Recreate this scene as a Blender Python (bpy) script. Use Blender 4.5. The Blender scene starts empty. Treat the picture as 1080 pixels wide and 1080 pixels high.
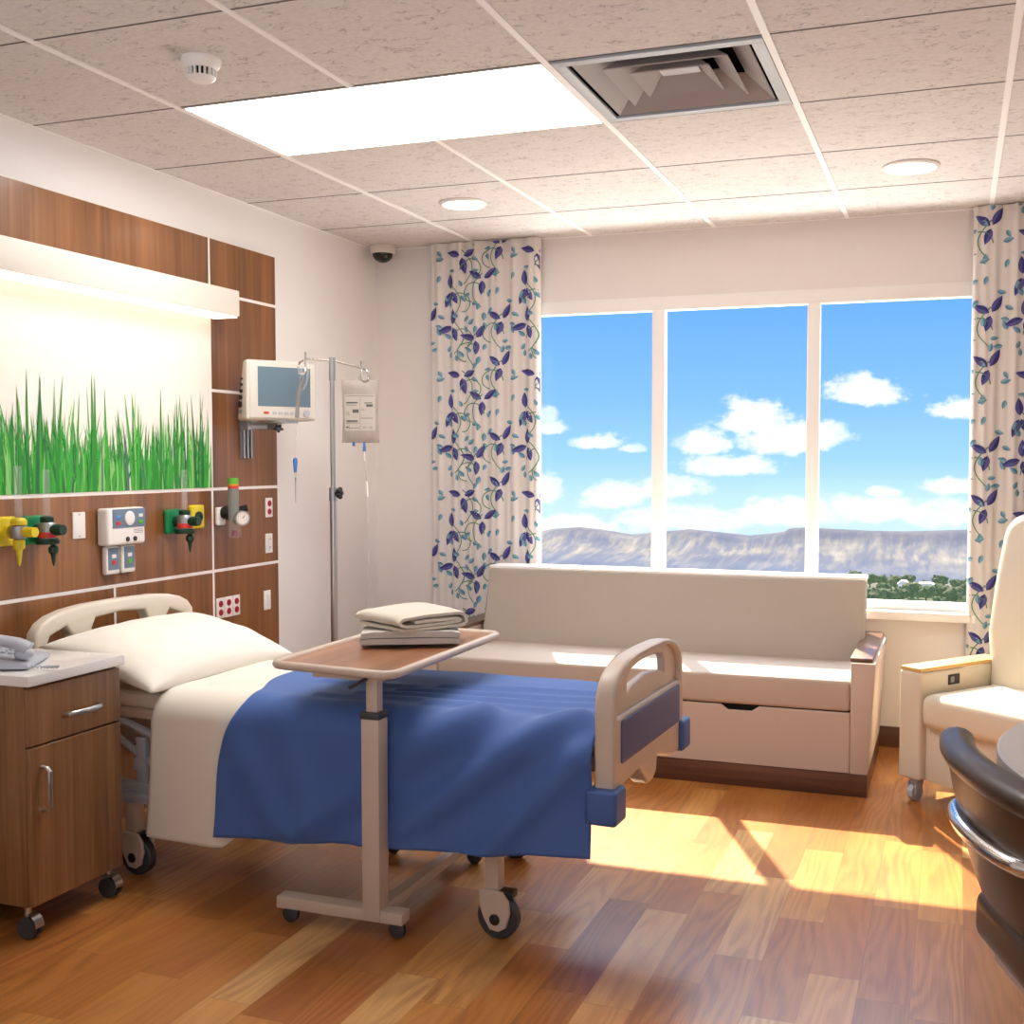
import bpy, bmesh, math, random
from mathutils import Vector, Matrix, noise
R = math.radians
PI = math.pi
random.seed(7)
sc = bpy.context.scene
COL = sc.collection
CEIL = 2.42
XW = -0.585          # left wall plane
YW = 2.40            # window wall plane

# ------------------------------------------------------------------ materials
def hx(h):
    h = h.lstrip('#')
    c = [int(h[i:i+2], 16)/255 for i in (0, 2, 4)]
    return tuple(x/12.92 if x <= .04045 else ((x+.055)/1.055)**2.4 for x in c)

class G:
    """small node-tree writer"""
    def __init__(s, nt): s.nt = nt
    def n(s, t, props=None, **ins):
        nd = s.nt.nodes.new(t)
        for k, v in (props or {}).items(): setattr(nd, k, v)
        for k, v in ins.items():
            k = k.replace('_', ' ')
            s.put(nd.inputs[int(k[1:])] if k[0] == 'i' and k[1:].isdigit() else nd.inputs[k], v)
        return nd
    def put(s, sock, v):
        if isinstance(v, bpy.types.NodeSocket): s.nt.links.new(v, sock)
        else:
            if sock.type == 'RGBA' and len(v) == 3: v = (*v, 1)
            sock.default_value = v
    def m(s, op, a, b=0.0, c=0.0):
        nd = s.nt.nodes.new('ShaderNodeMath'); nd.operation = op
        s.put(nd.inputs[0], a); s.put(nd.inputs[1], b)
        if op in ('MULTIPLY_ADD', 'SMOOTH_MIN', 'SMOOTH_MAX'): s.put(nd.inputs[2], c)
        return nd.outputs[0]
    def mix(s, f, a, b, bt='MIX'):
        nd = s.nt.nodes.new('ShaderNodeMix'); nd.data_type = 'RGBA'; nd.blend_type = bt
        s.put(nd.inputs[0], f); s.put(nd.inputs[6], a); s.put(nd.inputs[7], b)
        return nd.outputs[2]
    def rng(s, v, a, b, c=0.0, d=1.0, smooth=False):
        nd = s.nt.nodes.new('ShaderNodeMapRange')
        if smooth: nd.interpolation_type = 'SMOOTHSTEP'
        for i, x in enumerate((v, a, b, c, d)): s.put(nd.inputs[i], x)
        return nd.outputs[0]
    def ramp(s, f, stops):
        nd = s.nt.nodes.new('ShaderNodeValToRGB'); s.put(nd.inputs[0], f)
        e = nd.color_ramp.elements
        while len(e) < len(stops): e.new(.5)
        for x, (p, c) in zip(e, stops): x.position = p; x.color = (*c, 1)
        return nd.outputs[0]
    def noise(s, vec, scale, detail=3, rough=.5, dist=0.0):
        return s.n('ShaderNodeTexNoise', None, Vector=vec, Scale=scale, Detail=detail, Roughness=rough, Distortion=dist).outputs['Fac']
    def mapping(s, vec, scale=(1, 1, 1), loc=(0, 0, 0), rot=(0, 0, 0)):
        return s.n('ShaderNodeMapping', None, Vector=vec, Scale=scale, Location=loc, Rotation=rot).outputs[0]
    def comb(s, x, y, z): return s.n('ShaderNodeCombineXYZ', None, i0=x, i1=y, i2=z).outputs[0]
    def sep(s, v): return s.n('ShaderNodeSeparateXYZ', None, Vector=v).outputs
    def coord(s, k='Object'): return s.n('ShaderNodeTexCoord').outputs[k]
    def bump(s, h, strength=.3, dist=.01): return s.n('ShaderNodeBump', None, Height=h, Strength=strength, Distance=dist).outputs[0]

def base(name):
    m = bpy.data.materials.new(name); m.use_nodes = True
    nt = m.node_tree
    return m, G(nt), nt.nodes['Principled BSDF']

def PM(name, col, rough=.5, metal=0.0, var=.06, vs=6.0, bump=0.0, bs=250.0, coat=0.0, sheen=0.0, emit=None, es=0.0, spec=.5):
    """painted / plastic / cloth: colour with slight mottling and optional grain"""
    m, g, p = base(name)
    if isinstance(col, str): col = hx(col)
    v = g.coord()
    f = g.noise(v, vs, 3)
    lo = tuple(c*(1-var) for c in col); hi = tuple(min(1, c*(1+var)) for c in col)
    g.put(p.inputs['Base Color'], g.mix(f, lo, hi))
    p.inputs['Roughness'].default_value = rough
    p.inputs['Metallic'].default_value = metal
    p.inputs['Specular IOR Level'].default_value = spec
    p.inputs['Coat Weight'].default_value = coat
    p.inputs['Coat Roughness'].default_value = .1
    if sheen:
        p.inputs['Sheen Weight'].default_value = sheen
        p.inputs['Sheen Roughness'].default_value = .45
    if bump: g.put(p.inputs['Normal'], g.bump(g.noise(v, bs, 2), bump, .002))
    if es:
        g.put(p.inputs['Emission Color'], emit or col); p.inputs['Emission Strength'].default_value = es
    return m

def wood(name, dark, mid, light, axis=2, scale=1.0, rough=.35, coat=.15):
    """veneer with grain along one axis"""
    m, g, p = base(name)
    v = g.coord()
    sc3 = [22*scale]*3; sc3[axis] = 1.1*scale
    n1 = g.noise(g.mapping(v, sc3), 1.0, 6, .62, .6)
    sc4 = [95*scale]*3; sc4[axis] = 2.2*scale
    n2 = g.noise(g.mapping(v, sc4), 1.0, 4, .6)
    sc5 = [6*scale]*3; sc5[axis] = .25*scale
    n3 = g.noise(g.mapping(v, sc5), 1.0, 2, .5)
    f = g.m('ADD', g.m('MULTIPLY', n1, .5), g.m('ADD', g.m('MULTIPLY', n2, .28), g.m('MULTIPLY', n3, .22)))
    c = g.ramp(g.rng(f, .34, .66), [(0, hx(dark)), (.5, hx(mid)), (1, hx(light))])
    g.put(p.inputs['Base Color'], c)
    p.inputs['Roughness'].default_value = rough
    p.inputs['Coat Weight'].default_value = coat; p.inputs['Coat Roughness'].default_value = .15
    g.put(p.inputs['Normal'], g.bump(n2, .06, .002))
    return m

def floor_mat():
    m, g, p = base('oak_plank_floor')
    x, y, z = g.sep(g.coord())[:3]
    W = .125
    xi = g.m('DIVIDE', g.m('ADD', x, 10.02), W)
    row = g.m('FLOOR', xi)
    r1 = g.n('ShaderNodeTexWhiteNoise', {'noise_dimensions': '1D'}, W=row).outputs['Value']
    yi = g.m('DIVIDE', g.m('ADD', y, g.m('MULTIPLY_ADD', r1, 1.7, 20)), .62)
    cell = g.m('FLOOR', yi)
    wn = g.n('ShaderNodeTexWhiteNoise', {'noise_dimensions': '2D'}, Vector=g.comb(row, cell, 0.0))
    r2 = wn.outputs['Value']; rc = wn.outputs['Color']
    ox, oy, oz = g.sep(rc)[:3]
    # grain coordinates shifted per plank
    px = g.m('ADD', x, g.m('MULTIPLY', ox, 7.0)); py = g.m('ADD', y, g.m('MULTIPLY', oy, 9.0))
    gv = g.comb(px, py, 0.0)
    warp = g.noise(g.mapping(gv, (6.0, .9, 1)), 1.0, 2, .5)
    rings = g.m('SINE', g.m('ADD', g.m('MULTIPLY', warp, 62.0), g.m('MULTIPLY', px, 150.0)))
    fine = g.noise(g.mapping(gv, (170, 5, 1)), 1.0, 4, .65)
    blot = g.noise(g.mapping(gv, (9, 2.2, 1)), 1.0, 3, .55)
    tone = g.ramp(r2, [(0, hx('#96602f')), (.25, hx('#ab6d35')), (.5, hx('#b8793d')), (.78, hx('#c88d4a')), (1, hx('#d9aa6e'))])
    gr = g.m('ADD', g.m('MULTIPLY', g.rng(rings, -.7, 1.0), .42), g.m('MULTIPLY', g.rng(fine, .42, .72), .40))
    gr = g.m('MULTIPLY', gr, g.rng(blot, .35, .65, .45, 1.0))
    c = g.mix(g.m('MULTIPLY', gr, g.rng(oz, 0, 1, .45, 1.25)), tone, g.mix(.85, tone, hx('#6b4022'), 'MULTIPLY'))
    c = g.mix(g.rng(blot, .4, .75, 0, .35), c, hx('#a5552a'))
    # joints
    fx = g.m('FRACT', xi); fy = g.m('FRACT', yi)
    ex = g.m('MINIMUM', fx, g.m('SUBTRACT', 1.0, fx)); ey = g.m('MINIMUM', fy, g.m('SUBTRACT', 1.0, fy))
    j = g.m('MINIMUM', g.rng(ex, .0, .012), g.rng(ey, 0.0, .0025))
    c = g.mix(g.m('MULTIPLY', g.m('SUBTRACT', 1.0, j), .45), c, hx('#4a260f'))
    g.put(p.inputs['Base Color'], c)
    p.inputs['Roughness'].default_value = .285
    g.put(p.inputs['Normal'], g.bump(blot, .03, .004))
    return m

def ceiling_mat():
    m, g, p = base('fissured_ceiling_tile')
    v = g.coord()
    w = g.noise(v, 9.0, 2)
    vv = g.n('ShaderNodeVectorMath', {'operation': 'ADD'}, i0=v, i1=g.comb(0.0, g.m('MULTIPLY', w, .05), 0.0)).outputs[0]
    f1 = g.noise(g.mapping(vv, (17, 38, 1)), 1.0, 2, .5)
    f2 = g.noise(g.mapping(v, (70, 95, 1)), 1.0, 2, .5)
    f3 = g.noise(g.mapping(v, (16, 27, 1), (3.1, 1.7, 0)), 1.0, 1, .5)
    line = g.rng(g.m('ABSOLUTE', g.m('SUBTRACT', f1, .5)), .006, .026, 1, 0)
    pit = g.m('MULTIPLY', line, g.rng(f3, .50, .56, 0, 1))
    c = g.mix(g.m('MULTIPLY', pit, .5), hx('#ddd7d4'), hx('#857d79'))
    c = g.mix(g.rng(f2, .35, .6, .2, 0), c, hx('#a9a19d'))
    g.put(p.inputs['Base Color'], c); p.inputs['Roughness'].default_value = .9
    h = g.m('SUBTRACT', g.m('MULTIPLY', f2, .5), pit)
    g.put(p.inputs['Normal'], g.bump(h, .55, .004))
    return m

def glass_mat():
    m, g, p = base('window_glass')
    nt = m.node_tree; out = nt.nodes['Material Output']; nt.nodes.remove(p)
    fr = g.n('ShaderNodeFresnel', None, IOR=1.35).outputs[0]
    tr = g.n('ShaderNodeBsdfTransparent', None, Color=(.985, .99, .99)).outputs[0]
    gl = g.n('ShaderNodeBsdfGlossy', None, Color=(.8, .9, 1), Roughness=.02).outputs[0]
    mx = g.n('ShaderNodeMixShader', None, i0=g.m('MULTIPLY', fr, .12), i1=tr, i2=gl).outputs[0]
    nt.links.new(mx, out.inputs[0])
    return m

def clear_mat(name, tint, a=.35, rough=.1):
    """thin clear plastic"""
    m, g, p = base(name)
    nt = m.node_tree; out = nt.nodes['Material Output']
    g.put(p.inputs['Base Color'], tint); p.inputs['Roughness'].default_value = rough
    f = g.rng(g.noise(g.coord(), 12, 2), .3, .7, a*.85, min(1, a*1.15))
    mx = g.n('ShaderNodeMixShader', None, i0=f, i1=g.n('ShaderNodeBsdfTransparent').outputs[0], i2=p.outputs[0]).outputs[0]
    nt.links.new(mx, out.inputs[0])
    return m

def blanket_mat():
    m, g, p = base('blue_blanket_cloth')
    v = g.coord()
    f = g.noise(v, 3.5, 3)
    g.put(p.inputs['Base Color'], g.mix(f, hx('#3d5d9e'), hx('#4a6cb0')))
    p.inputs['Roughness'].default_value = .75
    p.inputs['Sheen Weight'].default_value = .35; p.inputs['Sheen Roughness'].default_value = .4
    g.put(p.inputs['Sheen Tint'], (.65, .8, 1, 1))
    g.put(p.inputs['Normal'], g.bump(g.noise(v, 500, 1), .08, .001))
    return m

def mountain_mat():
    m, g, p = base('self_lit_hazy_rock')
    v = g.coord('Object'); x, y, z = g.sep(v)[:3]
    n1 = g.noise(g.mapping(v, (.10, .03, .16), (0, 0, 0), (0, .5, 0)), 1.0, 4, .55, .6)
    n2 = g.noise(g.mapping(v, (.45, .06, .12), (0, 0, 0), (0, .35, 0)), 1.0, 3, .55, .4)
    n3 = g.noise(g.mapping(v, (.03, .02, .25)), 1.0, 2)
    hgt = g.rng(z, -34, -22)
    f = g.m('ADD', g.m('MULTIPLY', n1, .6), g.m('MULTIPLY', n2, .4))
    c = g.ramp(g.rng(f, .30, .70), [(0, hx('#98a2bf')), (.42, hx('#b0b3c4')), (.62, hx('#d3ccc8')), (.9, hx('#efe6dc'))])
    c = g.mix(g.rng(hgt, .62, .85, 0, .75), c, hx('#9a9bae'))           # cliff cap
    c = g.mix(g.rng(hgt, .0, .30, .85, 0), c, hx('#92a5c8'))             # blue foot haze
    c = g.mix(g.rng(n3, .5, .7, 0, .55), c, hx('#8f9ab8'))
    g.put(p.inputs['Base Color'], g.mix(.92, c, (0, 0, 0)))
    p.inputs['Roughness'].default_value = 1.0; p.inputs['Specular IOR Level'].default_value = 0
    g.put(p.inputs['Emission Color'], c); p.inputs['Emission Strength'].default_value = .78  # emission paints daylight haze onto the backlit slopes
    return m

def valley_mat():
    m, g, p = base('self_lit_valley_scrub')
    v = g.coord()
    n1 = g.noise(g.mapping(v, (.06, .02, 1)), 1.0, 4, .6)
    n2 = g.noise(g.mapping(v, (.5, .2, 1)), 1.0, 3, .6)
    c = g.ramp(g.m('ADD', g.m('MULTIPLY', n1, .6), g.m('MULTIPLY', n2, .4)), [(.35, hx('#6c7f64')), (.5, hx('#8b9a78')), (.62, hx('#aeb093')), (.75, hx('#cfc9b4'))])
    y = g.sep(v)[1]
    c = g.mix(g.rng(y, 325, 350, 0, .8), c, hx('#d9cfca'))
    g.put(p.inputs['Base Color'], g.mix(.95, c, (0, 0, 0))); p.inputs['Roughness'].default_value = 1
    g.put(p.inputs['Emission Color'], c); p.inputs['Emission Strength'].default_value = .5  # ground glows by itself, standing in for daylight on it
    return m

def foliage_mat():
    m, g, p = base('self_lit_tree_foliage')
    v = g.coord()
    c = g.ramp(g.noise(v, .9, 4, .7), [(.3, hx('#506454')), (.5, hx('#68805f')), (.7, hx('#8a9c76'))])
    g.put(p.inputs['Base Color'], g.mix(.85, c, (0, 0, 0))); p.inputs['Roughness'].default_value = 1
    g.put(p.inputs['Emission Color'], c); p.inputs['Emission Strength'].default_value = .55  # haze and daylight on the crowns painted in as emission
    return m

M = {}
M['wall'] = PM('white_wall_paint', '#efebe9', .85, var=.02, bump=.12, bs=160)
M['wall_b'] = PM('window_wall_paint', '#ece5e1', .85, var=.02, bump=.12, bs=160)
M['ceil'] = ceiling_mat()
M['tbar'] = PM('ceiling_grid_white', '#fbf8f6', .5, var=.02)
M['gap'] = PM('painted_shadow_grey', '#6b6462', .9)
M['floor'] = floor_mat()
M['walnut'] = wood('walnut_veneer', '#5c3a1e', '#86552e', '#a26d40', 2, .55, .36, .25)
M['walnut_y'] = wood('walnut_table_veneer', '#70452d', '#93603f', '#b07c58', 1, .8, .3, .3)
M['cabwood'] = wood('cabinet_walnut', '#593b22', '#7f5631', '#9a6d45', 2, .9, .4, .15)
M['darkwood'] = wood('dark_walnut_base', '#3f2417', '#5c3823', '#744a30', 0, 1, .45, .1)
M['armwood'] = wood('dark_arm_wood', '#4a2f22', '#68452f', '#805a40', 1, 1, .35, .3)
M['maple'] = wood('pale_maple', '#c79a55', '#dcb36c', '#e8c78a', 0, 1, .4, .2)
M['white'] = PM('white_lacquer', '#f3efec', .35, var=.015)
M['frame'] = PM('white_window_frame', '#f6f2ee', .4, var=.015)
M['seam'] = PM('white_seam_strip', '#f3ece6', .5, var=.02)
M['mural'] = PM('cream_mural_panel', '#f3ece2', .45, var=.02)
M['glow'] = PM('troffer_diffuser', '#fff8f0', .5, emit=(1, .98, .96), es=12.0)
M['glow_w'] = PM('warm_lamp_diffuser', '#fff3dc', .5, emit=(1, .93, .74), es=1.5)
M['glow_d'] = PM('downlight_lens', '#fff8f0', .5, emit=(1, .95, .88), es=8.0)
M['lampcase'] = PM('cream_lamp_housing', '#dfd8cc', .45, var=.02)
M['metal'] = PM('brushed_steel', '#b9b7b4', .32, 1.0, var=.08)
M['chrome'] = PM('polished_chrome', '#d8d8d8', .16, 1.0, var=.02)
M['alu'] = PM('matte_aluminium', '#a9abad', .4, .85, var=.05)
M['ventgrey'] = PM('grey_vent_frame', '#b9bec4', .45, 0.0, var=.03)
M['ventslat'] = PM('vent_slat_metal', '#a9a3a1', .4, 0.0, var=.04)
M['dark'] = PM('dark_void', '#151312', .9)
M['black'] = PM('black_plastic', '#1a1a1b', .4)
M['dgrey'] = PM('charcoal_plastic', '#3c3d3f', .45)
M['grey'] = PM('grey_plastic', '#83837f', .45)
M['lgrey'] = PM('light_grey_plastic', '#b9bcc4', .4)
M['yellow'] = PM('yellow_plastic', '#dcc423', .4)
M['green'] = PM('green_plastic', '#12804a', .4)
M['dgreen'] = PM('dark_green_plastic', '#0d3424', .4)
M['red'] = PM('red_plastic', '#b0142c', .4)
M['redlab'] = PM('red_label', '#d3382f', .5)
M['lime'] = PM('lime_label', '#5fb13a', .5)
M['orange'] = PM('orange_label', '#e0882a', .5)
M['blueui'] = PM('slate_blue_panel', '#6d7f92', .4)
M['bluebtn'] = PM('blue_button', '#5b93cf', .4)
M['plate'] = PM('ivory_plate', '#efe9e4', .35, var=.02)
M['cream'] = PM('cream_bed_plastic', '#e0d5c3', .38, var=.02, coat=.2)
M['beige'] = PM('beige_bed_enamel', '#c9b6a5', .4, var=.03)
M['mattress'] = PM('cream_mattress_vinyl', '#e2d8c6', .5, var=.03)
M['sheet'] = PM('white_cotton_sheet', '#eae2d3', .85, var=.025, bump=.06, bs=400, sheen=.15)
M['pillow'] = PM('white_pillow_cotton', '#eee8dc', .85, var=.02, bump=.05, bs=400, sheen=.1)
M['blanket'] = blanket_mat()
M['bluepan'] = PM('blue_grey_inset', '#47507f', .45, var=.03)
M['bumper'] = PM('blue_rubber_bumper', '#3f5f9c', .5, var=.05)
M['sofa'] = PM('beige_sofa_weave', '#c3b0a4', .85, var=.05, vs=260, bump=.25, bs=700, sheen=.1)
M['sofaback'] = PM('grey_beige_back_weave', '#aea296', .85, var=.06, vs=300, bump=.25, bs=700, sheen=.1)
M['sofaseat'] = PM('pale_seat_vinyl', '#b9a99c', .7, var=.03, bump=.1, bs=700)
M['recl'] = PM('cream_recliner_vinyl', '#d8cdb9', .6, var=.03, bump=.1, bs=500)
M['leather'] = PM('dark_brown_leather', '#3d2c23', .42, var=.16, vs=14, bump=.12, bs=120, coat=.12)
M['leather2'] = PM('black_brown_leather', '#46301f', .40, var=.2, vs=9, bump=.12, bs=120, coat=.08)
M['stone'] = PM('pale_grey_laminate', '#d2cbc5', .4, var=.05, vs=30)
M['counter'] = PM('white_counter', '#e9e5e1', .18, var=.015, coat=.3)
M['towel'] = PM('oatmeal_towel', '#cdc3b3', .95, var=.06, vs=90, bump=.35, bs=350, sheen=.3)
M['towel2'] = PM('grey_towel', '#bdb6ae', .95, var=.06, vs=90, bump=.35, bs=350, sheen=.3)
M['screen'] = PM('monitor_screen', '#6d8392', .12, var=.03)
M['mon'] = PM('ivory_monitor_case', '#ddd6cc', .4, var=.02)
M['clear'] = clear_mat('clear_tubing', (.85, .88, .9), .13)
M['bag'] = clear_mat('iv_bag_vinyl', hx('#b3a79e'), .86, .35)
M['ink'] = PM('printed_ink', '#5b5654', .7)
M['bagink'] = PM('bag_label_film', '#beb4ab', .6)
M['drip'] = PM('blue_drip_plastic', '#3d74b5', .35)
M['glass'] = glass_mat()
M['curtain'] = PM('cream_curtain_cloth', '#dfd8d3', .85, var=.03, bump=.1, bs=500, sheen=.15)
M['leafd'] = PM('indigo_print', '#3a387a', .85)
M['leafd2'] = PM('indigo_light_print', '#5a5896', .85)
M['leaft'] = PM('teal_print', '#5b8aa2', .85)
M['leaft2'] = PM('teal_light_print', '#82a9bc', .85)
M['vine'] = PM('green_vine_print', '#5b8a6c', .85)
M['phone'] = PM('pale_blue_grey_phone', '#b3b8c2', .35, var=.02)
M['mount'] = mountain_mat(); M['valley'] = valley_mat(); M['tree'] = foliage_mat()
M['trunk'] = PM('tree_bark', '#4a3a2c', .95)
M['house'] = PM('self_lit_white_wall', '#f4f1ec', .9, emit=(1, .98, .95), es=.35)  # walls glow faintly, imitating daylight on their backlit side
M['roof'] = PM('self_lit_pale_roof', '#d8d2cc', .9, emit=(1, .97, .93), es=.3)  # slight glow painted in for a daylit roof
GRASS = [PM('grass_green_%s' % k, c, .6) for k, c in (('bright', '#3aa637'), ('mid', '#2b8a30'), ('deep', '#1f6b34'), ('pale', '#86c46d'), ('blueish', '#4f7263'))]

# ------------------------------------------------------------------ mesh helpers
ORG = {}
def Tm(x=0, y=0, z=0): return Matrix.Translation((x, y, z))
def Rm(a, ax): return Matrix.Rotation(R(a), 4, ax)

class MB:
    def __init__(s): s.bm = bmesh.new()
    def merge(s, tb, mat=None, mi=0):
        if mat is not None: tb.transform(mat)
        for f in tb.faces: f.material_index = mi if mi >= 0 else f.material_index
        me = bpy.data.meshes.new('t'); tb.to_mesh(me); tb.free()
        s.bm.from_mesh(me); bpy.data.meshes.remove(me)
        return s
    def box(s, x0, x1, y0, y1, z0, z1, bev=0.0, seg=2, mi=0, mat=None, taper=None):
        tb = bmesh.new()
        bmesh.ops.create_cube(tb, size=1)
        for v in tb.verts:
            v.co = Vector(((x0+x1)/2+v.co.x*(x1-x0), (y0+y1)/2+v.co.y*(y1-y0), (z0+z1)/2+v.co.z*(z1-z0)))
        if taper: taper(tb)
        if bev: bmesh.ops.bevel(tb, geom=list(tb.edges), offset=bev, segments=seg, profile=.6, affect='EDGES', clamp_overlap=True)
        return s.merge(tb, mat, mi)
    def prism(s, pts, d, bev=0.0, seg=2, mi=0, mat=None):
        """2-D outline (x,y) extruded z=0..d"""
        tb = bmesh.new()
        f = tb.faces.new([tb.verts.new((p[0], p[1], 0)) for p in pts])
        r = bmesh.ops.extrude_face_region(tb, geom=[f])
        for v in r['geom']:
            if isinstance(v, bmesh.types.BMVert): v.co.z += d
        bmesh.ops.recalc_face_normals(tb, faces=tb.faces)
        if bev:
            ed = [e for e in tb.edges if abs(e.verts[0].co.z-e.verts[1].co.z) < 1e-6]
            bmesh.ops.bevel(tb, geom=ed, offset=bev, segments=seg, profile=.6, affect='EDGES', clamp_overlap=True)
        return s.merge(tb, mat, mi)
    def lathe(s, prof, seg=24, mi=0, mat=None, cap=True):
        tb = bmesh.new(); rings = []
        for r, z in prof:
            rings.append([tb.verts.new((max(r, 1e-5)*math.cos(2*PI*i/seg), max(r, 1e-5)*math.sin(2*PI*i/seg), z)) for i in range(seg)])
        for a, b in zip(rings, rings[1:]):
            for i in range(seg): tb.faces.new((a[i], a[(i+1) % seg], b[(i+1) % seg], b[i]))
        if cap:
            tb.faces.new(rings[0][::-1]); tb.faces.new(rings[-1])
        bmesh.ops.recalc_face_normals(tb, faces=tb.faces)
        return s.merge(tb, mat, mi)
    def tube(s, pts, r, seg=10, mi=0, mat=None, closed=False, sq=None):
        tb = bmesh.new(); P = [Vector(p) for p in pts]; n = len(P); rings = []
        up = None
        for i, p in enumerate(P):
            a = P[(i-1) % n] if (closed or i) else p; b = P[(i+1) % n] if (closed or i < n-1) else p
            t = (b-a).normalized()
            if up is None:
                up = Vector((0, 0, 1)) if abs(t.z) < .9 else Vector((0, 1, 0))
            u = (up - t*up.dot(t)).normalized(); up = u; w = t.cross(u)
            rr = r[i] if isinstance(r, (list, tuple)) else r
            ring = []
            for k in range(seg):
                c, d = math.cos(2*PI*k/seg), math.sin(2*PI*k/seg)
                if sq: c, d = c*sq[0], d*sq[1]
                ring.append(tb.verts.new(p+(u*c+w*d)*rr))
            rings.append(ring)
        m = n if closed else n-1
        for i in range(m):
            a, b = rings[i], rings[(i+1) % n]
            for k in range(seg): tb.faces.new((a[k], a[(k+1) % seg], b[(k+1) % seg], b[k]))
        if not closed:
            tb.faces.new(rings[0][::-1]); tb.faces.new(rings[-1])
        bmesh.ops.recalc_face_normals(tb, faces=tb.faces)
        return s.merge(tb, mat, mi)
    def grid(s, fn, nu, nv, mi=0, mat=None, closed_u=False):
        tb = bmesh.new()
        V = [[tb.verts.new(fn(i/nu, j/nv)) for j in range(nv+1)] for i in range(nu if closed_u else nu+1)]
        for i in range(nu):
            i2 = (i+1) % nu if closed_u else i+1
            for j in range(nv): tb.faces.new((V[i][j], V[i2][j], V[i2][j+1], V[i][j+1]))
        return s.merge(tb, mat, mi)
    def poly(s, pts, mi=0, mat=None):
        tb = bmesh.new(); tb.faces.new([tb.verts.new(p) for p in pts])
        return s.merge(tb, mat, mi)
    def ball(s, c, r, mi=0, sub=3, sc3=(1, 1, 1), disp=0.0, fq=2.0, mat=None):
        tb = bmesh.new(); bmesh.ops.create_icosphere(tb, subdivisions=sub, radius=1)
        for v in tb.verts:
            k = 1+disp*noise.noise(v.co*fq+Vector(c)*3.1)
            v.co = Vector((c[0]+v.co.x*r*sc3[0]*k, c[1]+v.co.y*r*sc3[1]*k, c[2]+v.co.z*r*sc3[2]*k))
        return s.merge(tb, mat, mi)
    def plate(s, loops, d, bev=0.0, mi=0, mat=None):
        """2-D loops with holes (curve fill), thickness d centred on z=0"""
        cu = bpy.data.curves.new('c', 'CURVE'); cu.dimensions = '2D'; cu.fill_mode = 'BOTH'
        cu.extrude = d/2-bev; cu.bevel_depth = bev; cu.bevel_resolution = 2; cu.offset = -bev
        for L in loops:
            sp = cu.splines.new('POLY'); sp.points.add(len(L)-1); sp.use_cyclic_u = True
            for q, p in zip(sp.points, L): q.co = (p[0], p[1], 0, 1)
        o = bpy.data.objects.new('c', cu); COL.objects.link(o)
        dg = bpy.context.evaluated_depsgraph_get(); dg.update()
        me = bpy.data.meshes.new_from_object(o.evaluated_get(dg))
        tb = bmesh.new(); tb.from_mesh(me)
        bpy.data.objects.remove(o); bpy.data.curves.remove(cu); bpy.data.meshes.remove(me)
        bmesh.ops.remove_doubles(tb, verts=tb.verts, dist=1e-5)
        return s.merge(tb, mat, mi)
    def build(s, name, mats, parent=None, label=None, kind=None, smooth=True, ang=38, cat=None, group=None, org=None):
        if not isinstance(mats, (list, tuple)): mats = [mats]
        off = Vector((0, 0, 0))
        if parent is not None: off = ORG.get(parent.name, off)
        elif org is not None: off = Vector(org)
        if off.length: s.bm.transform(Matrix.Translation(-off))
        me = bpy.data.meshes.new(name); s.bm.to_mesh(me); s.bm.free()
        for m in mats: me.materials.append(m)
        if smooth:
            me.polygons.foreach_set('use_smooth', [True]*len(me.polygons))
            me.set_sharp_from_angle(angle=R(ang))
        o = bpy.data.objects.new(name, me); COL.objects.link(o)
        if parent is not None: o.parent = parent
        elif org is not None: o.location = org
        ORG[o.name] = off
        if label: o['label'] = label
        if kind: o['kind'] = kind
        if cat: o['category'] = cat
        if group: o['group'] = group
        return o

def thing(name, label, cat, loc=(0, 0, 0), rot=0.0, group=None, local=False):
    o = bpy.data.objects.new(name, None); COL.objects.link(o)
    o.empty_display_size = .05
    o.location = loc; o.rotation_euler = (0, 0, R(rot))
    o['label'] = label; o['category'] = cat
    if group: o['group'] = group
    ORG[o.name] = Vector((0, 0, 0)) if (local or rot) else Vector(loc)
    return o

def kids(o): return [c for c in bpy.data.objects if c.parent == o]
def copy_tree(o, loc, label, rot=None):
    r = o.copy(); COL.objects.link(r); r.location = loc; r['label'] = label
    if rot is not None: r.rotation_euler = (0, 0, R(rot))
    for ch in kids(o):
        c = ch.copy(); COL.objects.link(c); c.parent = r
        for g2 in kids(ch):
            d = g2.copy(); COL.objects.link(d); d.parent = c
    return r

def sstep(a, b, x):
    t = max(0.0, min(1.0, (x-a)/(b-a))); return t*t*(3-2*t)
def arc(cx, cy, r, a0, a1, n=8): return [(cx+r*math.cos(R(a0+(a1-a0)*i/n)), cy+r*math.sin(R(a0+(a1-a0)*i/n))) for i in range(n+1)]
def rrect(x0, x1, y0, y1, r, n=5):
    return arc(x1-r, y1-r, r, 0, 90, n)+arc(x0+r, y1-r, r, 90, 180, n)+arc(x0+r, y0+r, r, 180, 270, n)+arc(x1-r, y0+r, r, 270, 360, n)
YZ = Matrix(((0, 0, 1, 0), (1, 0, 0, 0), (0, 1, 0, 0), (0, 0, 0, 1)))   # (x,y,z)->(z,x,y): plate lies in the y-z plane, thickness along x
XZ = Matrix(((1, 0, 0, 0), (0, 0, -1, 0), (0, 1, 0, 0), (0, 0, 0, 1)))  # plate lies in the x-z plane

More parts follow.
